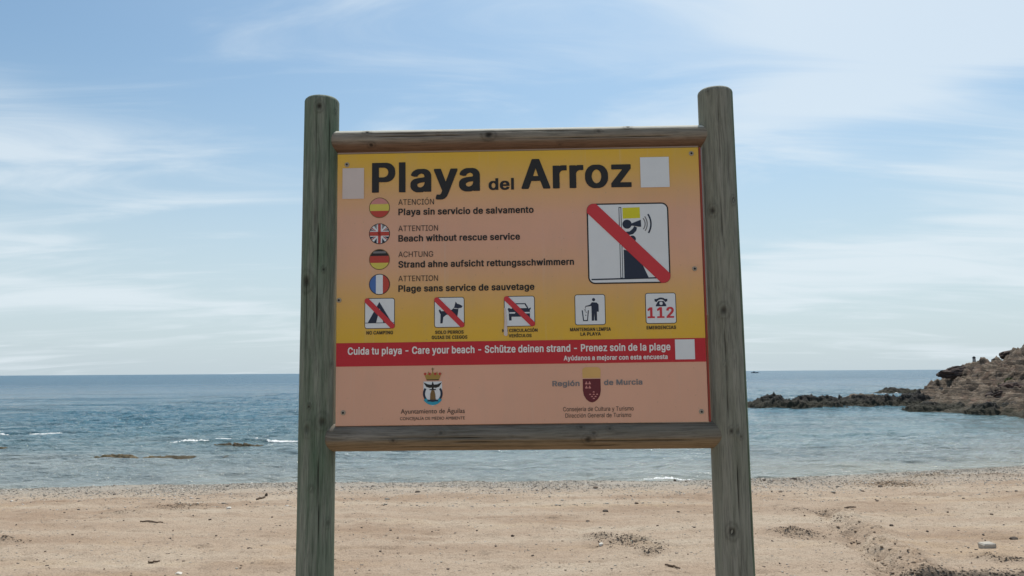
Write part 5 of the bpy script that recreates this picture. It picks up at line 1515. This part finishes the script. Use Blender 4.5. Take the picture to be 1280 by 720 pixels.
def stone_field(name, x, y, s, tone, seed, flat=0.55):
    n = len(x)
    r = np.random.default_rng(seed)
    z = ground_h(x, y)
    base = ICO_V[:, :]
    sc = np.stack([1 + 0.5 * r.random(n), 0.7 + 0.5 * r.random(n), flat * (0.7 + 0.6 * r.random(n))], -1)
    V = base[None] * sc[:, None] * (1 + 0.22 * r.normal(size=(n, len(base), 1)))
    a = r.random(n) * 6.28
    ca, sa = np.cos(a)[:, None], np.sin(a)[:, None]
    Vx = V[..., 0] * ca - V[..., 1] * sa
    Vy = V[..., 0] * sa + V[..., 1] * ca
    V = np.stack([Vx, Vy, V[..., 2]], -1) * s[:, None, None] + np.stack([x, y, z + s * 0.15], -1)[:, None]
    Fc = (ICO_F[None] + (np.arange(n) * len(base))[:, None, None]).reshape(-1, 3)
    me = mesh_from(name, V.reshape(-1, 3), Fc)
    fattr(me, 'tone', np.repeat(tone, len(base)))
    return me


def stone_material(name, cols):
    m, nt, b = new_mat(name)
    t = ND(nt, 'ShaderNodeAttribute', attribute_name='tone').outputs['Fac']
    c = ramp(nt, t, cols)
    P = ND(nt, 'ShaderNodeNewGeometry').outputs['Position']
    n = noise_n(nt, P, 60, 4, 0.6)
    c = mix(nt, 1.0, c, ramp(nt, n, [(0.3, (0.8, 0.8, 0.8)), (0.7, (1.1, 1.1, 1.1))]), 'MULTIPLY')
    nt.links.new(c, b.inputs['Base Color'])
    b.inputs['Roughness'].default_value = 0.85
    return m


M_SHING = stone_material('shingle_stone', [(0.0, (0.10, 0.085, 0.07)), (0.2, (0.25, 0.215, 0.18)), (0.5, (0.40, 0.36, 0.30)), (0.8, (0.50, 0.43, 0.34)), (1.0, (0.66, 0.63, 0.58))])
r = np.random.default_rng(21)
n = 60000
x = r.uniform(-17, 21, n)
dd = np.clip(r.gamma(2.2, 1.0, n) - 0.3, -0.2, 7)
y = shore_y(x) - dd
keep = (fbm(x * 0.5, y * 1.2, 3) + r.normal(0, 0.25, n)) > -0.3
x, y, dd = x[keep], y[keep], dd[keep]
s = 0.009 + 0.014 * r.random(len(x)) ** 2 + 0.016 * (r.random(len(x)) > 0.98)
tag(link('shingle', stone_field('shingle', x, y, s, r.random(len(x)), 5), M_SHING), kind='stuff')
n = 9000
y = 6.0 + 15 * r.random(n) ** 0.8
x = (r.random(n) * 1.5 - 0.75) * y
k = y < shore_y(x) - 0.3
x, y = x[k], y[k]
s = 0.0045 + 0.010 * r.random(len(x)) ** 3
tag(link('gravel', stone_field('gravel', x, y, s, r.random(len(x)) * 0.9, 6, 0.45), M_SHING), kind='stuff')

# dry wrack: crumbs, twigs and dark gravel gathered in patches
M_WRACK = stone_material('wrack_crumbs', [(0.0, (0.05, 0.038, 0.026)), (0.35, (0.11, 0.08, 0.055)), (0.7, (0.22, 0.155, 0.10)), (1.0, (0.36, 0.27, 0.19))])
xs_, ys_, ss_, tt_ = [], [], [], []
for (cx_, cy_, rx, ry, rot, h, ro) in MOUNDS:
    if h < 0 or ro < 0.35:
        continue
    m = int(420 * ro * max(0.3, rx) * max(0.2, ry) * 9)
    u = r.normal(0, 0.5, m) * rx
    v = r.normal(0, 0.5, m) * ry
    xs_.append(cx_ + u * math.cos(rot) - v * math.sin(rot))
    ys_.append(cy_ + u * math.sin(rot) + v * math.cos(rot))
    ss_.append(0.004 + 0.009 * r.random(m) ** 2)
    tt_.append(np.full(m, 0) + r.random(m))
m = 500                                                       # along the gully and at the broken bank
gyy = np.array([p[1] for p in _gully]); gxx = np.array([p[0] for p in _gully])
v = r.uniform(gyy.min(), gyy.max(), m)
xs_.append(np.interp(v, gyy[::-1], gxx[::-1]) + r.normal(0.0, 0.22, m)); ys_.append(v); ss_.append(0.003 + 0.008 * r.random(m) ** 2); tt_.append(r.random(m))
m = 1300
u = r.uniform(_bankL[0] - 0.1, _bankR[0] + 0.4, m)
xs_.append(u); ys_.append(_bankL[1] + (u - _bankL[0]) * (_bankR[1] - _bankL[1]) / (_bankR[0] - _bankL[0]) + r.normal(-0.05, 0.12, m)); ss_.append(0.004 + 0.010 * r.random(m) ** 2); tt_.append(r.random(m))
m = 2600                                                       # wrack line along the water on the right
u = r.uniform(5.5, 20, m)
xs_.append(u); ys_.append(shore_y(u) - 0.15 - r.gamma(1.5, 0.28, m)); ss_.append(0.008 + 0.016 * r.random(m) ** 2); tt_.append(r.random(m))
tag(link('wrack', stone_field('wrack', np.concatenate(xs_), np.concatenate(ys_), np.concatenate(ss_), np.concatenate(tt_), 8, 0.5), M_WRACK), kind='stuff')

M_ORANGE = stone_material('dry_orange_weed', [(0.0, (0.13, 0.075, 0.035)), (0.5, (0.30, 0.17, 0.07)), (1.0, (0.46, 0.30, 0.15))])
m = 2600
gx_, gy_ = G(1112, 605)
u = np.concatenate([gx_ + r.normal(0, 0.42, m // 2), r.uniform(6, 19, m - m // 2)])
v = np.where(np.arange(m) < m // 2, gy_ + r.normal(0, 0.55, m), shore_y(u) - 0.3 - r.gamma(1.6, 0.35, m))
tag(link('dry_weed', stone_field('dry_weed', u, v, 0.006 + 0.012 * r.random(m) ** 2, r.random(m), 12, 0.4), M_ORANGE), kind='stuff')
m = 130                                                        # clods broken off the gully sides
v = r.uniform(gyy.min(), gyy.max(), m)
u = np.interp(v, gyy[::-1], gxx[::-1]) + 0.12 + r.normal(0, 0.10, m)
tag(link('clods', stone_field('clods', u, v, 0.010 + 0.018 * r.random(m) ** 2, 0.5 + 0.5 * r.random(m), 14, 0.5), M_WRACK), kind='stuff')
m = 2600                                                       # flecks of dry seagrass over the open sand
v = 6.2 + 13 * r.random(m) ** 0.9
u = (r.random(m) * 1.46 - 0.73) * v
kk_ = (v < shore_y(u) - 1) & (fbm(u * 0.7, v * 0.9, 3) + r.normal(0, 0.2, m) > -0.05)
u, v = u[kk_], v[kk_]
tag(link('seagrass_flecks', stone_field('seagrass_flecks', u, v, 0.006 + 0.010 * r.random(len(u)) ** 2, r.random(len(u)), 15, 0.22), M_WRACK), kind='stuff')

# single stones, sticks and clods one can pick out
STONE_D = flat_mat('stone_dark', (0.085, 0.065, 0.05), 0.9, var=0.3)
STONE_M = flat_mat('stone_brown', (0.20, 0.15, 0.11), 0.9, var=0.3)
STONE_P = flat_mat('stone_pale', (0.66, 0.61, 0.53), 0.9, var=0.15)
TWIG = flat_mat('driftwood', (0.13, 0.09, 0.06), 0.9, var=0.3)
stone_me = [rock_mesh('stone', 2, (1, 0.8, 0.6), 80 + i, 0.4) for i in range(5)]
for m_ in stone_me:
    m_.materials.append(None)


def stone(px, py, w_px, h_px, mat, label, group=None, i=0, name='stone', cat='stone'):
    q = on_ground(px, py)
    o = bpy.data.objects.new(name, stone_me[i % 5])
    COL.objects.link(o)
    k = q.y / FOCAL
    h = h_px * k / 2 * 1.35
    w = w_px * k / 2
    o.scale = (w, w * 0.9, h / 0.6)
    z = float(ground_h(np.float64(q.x), np.float64(q.y + w * 0.5)))
    o.location = (q.x, q.y + w * 0.5, z + h * 0.45)
    o.rotation_euler = (0, 0, (i * 1.7) % 6.28)
    o.material_slots[0].link = 'OBJECT'
    o.material_slots[0].material = mat
    tag(o, label, cat, group)
    return o


def tube(pts, rad, seg=7):
    V, Fc = [], []
    n = len(pts)
    for i, p_ in enumerate(pts):
        t = (Vector(pts[min(i + 1, n - 1)]) - Vector(pts[max(i - 1, 0)])).normalized()
        a = t.cross(Vector((0, 0, 1))).normalized()
        b2 = a.cross(t)
        rr = rad * (1 - 0.55 * abs(i / (n - 1) - 0.35))
        for j in range(seg):
            an = 2 * math.pi * j / seg
            V.append(tuple(Vector(p_) + (a * math.cos(an) + b2 * math.sin(an)) * rr))
    for i in range(n - 1):
        for j in range(seg):
            Fc.append((i * seg + j, i * seg + (j + 1) % seg, (i + 1) * seg + (j + 1) % seg, (i + 1) * seg + j))
    return V, Fc


def stick(px0, py0, px1, py1, thick, label):
    a, b_ = on_ground(px0, py0), on_ground(px1, py1)
    rr = random.Random(int(px0))
    pts = []
    for i in range(9):
        t = i / 8
        x_ = a.x + (b_.x - a.x) * t
        y_ = a.y + (b_.y - a.y) * t + rr.uniform(-.02, .02)
        z_ = float(ground_h(np.float64(x_), np.float64(y_))) + thick * 0.7 + rr.uniform(0, .01)
        pts.append((x_ - a.x, y_ - a.y, z_ - 0))
    V, Fc = tube(pts, thick)
    V = np.array(V)
    z0 = V[:, 2].min()
    V[:, 2] -= z0
    o = link('driftwood_stick', mesh_from('driftwood_stick', V, Fc, True), TWIG)
    o.location = (a.x, a.y, z0)
    tag(o, label, 'stick')


stick(176, 652.0, 203, 653.2, 0.013, 'dark driftwood stick lying flat on the sand left of the left post')
stick(185, 703.6, 199, 702.4, 0.012, 'short dark twig on the sand near the lower left corner')
stick(321, 624.2, 331, 622.2, 0.02, 'short stick leaning at the dark clod on the shingle left of the left post')
stick(832, 711.0, 850, 714.0, 0.012, 'thin dark twig on the sand left of the foot of the right post')
stick(1056, 637, 1070, 634.5, 0.014, 'short twig on the open sand right of the right post')

stone(332, 621.2, 6, 5, STONE_D, 'dark clod with a short stick on the shingle left of the left post', i=1)
stone(285.5, 636.6, 9, 3.2, STONE_P, 'pale flat stone on the sand just left of the left post', i=2)
stone(222.5, 716.2, 12, 3.4, STONE_P, 'pale flat stone at the lower edge of the view, left of the left post', i=3)
stone(522, 616.2, 8, 4, STONE_D, 'dark rounded stone on the shingle seen under the left half of the panel', i=4)
stone(640.5, 670.4, 4.5, 3.4, STONE_D, 'single dark stone on bare sand below the middle of the panel', i=0)
stone(751.5, 682.2, 9, 3.6, STONE_P, 'pale flat stone in front of the dark gravel mound', i=1)
stone(745, 611.6, 9, 3.4, STONE_M, 'brown clod of dry weed on the shingle under the right half of the panel', i=2)
stone(844, 603.2, 5.5, 4, STONE_D, 'dark stone at the waterline under the right end of the panel', i=3)
stone(757, 638.2, 9, 3.4, STONE_D, 'dark clod above the gravel mound under the right half of the panel', i=4)
stone(993.5, 600.6, 10, 5, STONE_D, 'largest dark stone at the waterline right of the right post', i=0)
stone(955.5, 602.0, 7, 3.2, STONE_D, 'small dark stone at the waterline beside the right post', i=1)
stone(1101.5, 609.4, 8, 4, STONE_D, 'dark stone on the shingle in front of the orange weed patch', i=2)
stone(1079, 614, 7, 3, STONE_M, 'brown stone on the shingle left of the orange weed patch', i=3)
stone(1115, 656.4, 6.5, 3.2, STONE_D, 'dark stone alone on the open sand right of the gully', i=4)
stone(1270, 675.0, 14, 4.5, STONE_D, 'dark clump of weed in a hollow by the right edge of the view', i=1, name='weed_clump', cat='seaweed')
stone(735, 651.6, 6, 2.6, STONE_M, 'small brown clod left of the two dark clods above the gravel mound', i=0)
stone(796, 629.4, 8, 2.8, STONE_M, 'brown clod on the shingle edge under the right end of the panel', i=3)
small = [(154, 652.4), (105, 650.2), (229, 701.6), (46, 700.2), (58, 709.0), (216, 663), (212, 672), (35, 692.6), (56, 691), (186, 694.4), (350, 656), (412, 671), (488, 663), (452, 660), (497, 673), (540, 664), (596, 663.2),
         (560, 712), (526, 699), (666, 694), (700, 703), (737, 702), (846, 694), (860, 695), (848, 640), (835, 632), (822, 657), (868, 660), (1095, 625), (1097, 627), (1158, 624.4), (1205, 622.6), (1194, 657.6), (1198.5, 664.4),
         (1230, 670.6), (1130, 688.6), (1174, 690), (1186, 692.2), (1202, 690.4), (1221, 686.4), (1232, 677), (1234, 680.5), (1066, 638.4), (965, 614), (976, 615.2), (1086, 666), (1064, 672), (1071, 679), (1051, 666), (966, 676),
         (1006, 645), (930, 646), (990, 660), (1010, 673), (1020, 641), (1145, 637), (1185, 640), (1060, 642), (975, 704), (955, 709), (443, 712), (475, 690), (620, 684), (583, 690), (90, 668), (130, 712), (270, 668), (310, 690),
         (340, 645), (262, 649), (20, 655), (300, 707), (255, 690), (80, 640), (1240, 640), (1215, 705), (1160, 666), (1100, 680), (1255, 655)]
for i, (px, py) in enumerate(small):
    w = 2.6 + (i * 7 % 5) * 0.8
    stone(px, py, w, 1.3 + (i % 3) * 0.35, (STONE_D, STONE_M)[i % 3 == 2], 'small dark stone lying loose on the dry sand', 'small dark stones scattered over the sand', i=i)

# pale worn block
q = on_ground(1237, 684.4)
me = box_mesh('concrete_block', 0.15, 0.12, 0.065, 0.010, 2)
rr = random.Random(2)
for v_ in me.vertices:
    v_.co += Vector((rr.uniform(-1, 1), rr.uniform(-1, 1), rr.uniform(-1, 1))) * 0.006
o = link('concrete_block', me, flat_mat('worn_concrete', (0.44, 0.40, 0.34), 0.9, var=0.2))
o.location = (q.x, q.y + 0.05, float(ground_h(np.float64(q.x), np.float64(q.y + 0.05))) + 0.022)
o.rotation_euler = (0, R(-3), R(8))
tag(o, 'pale broken block lying on the sand near the lower right corner', 'block')
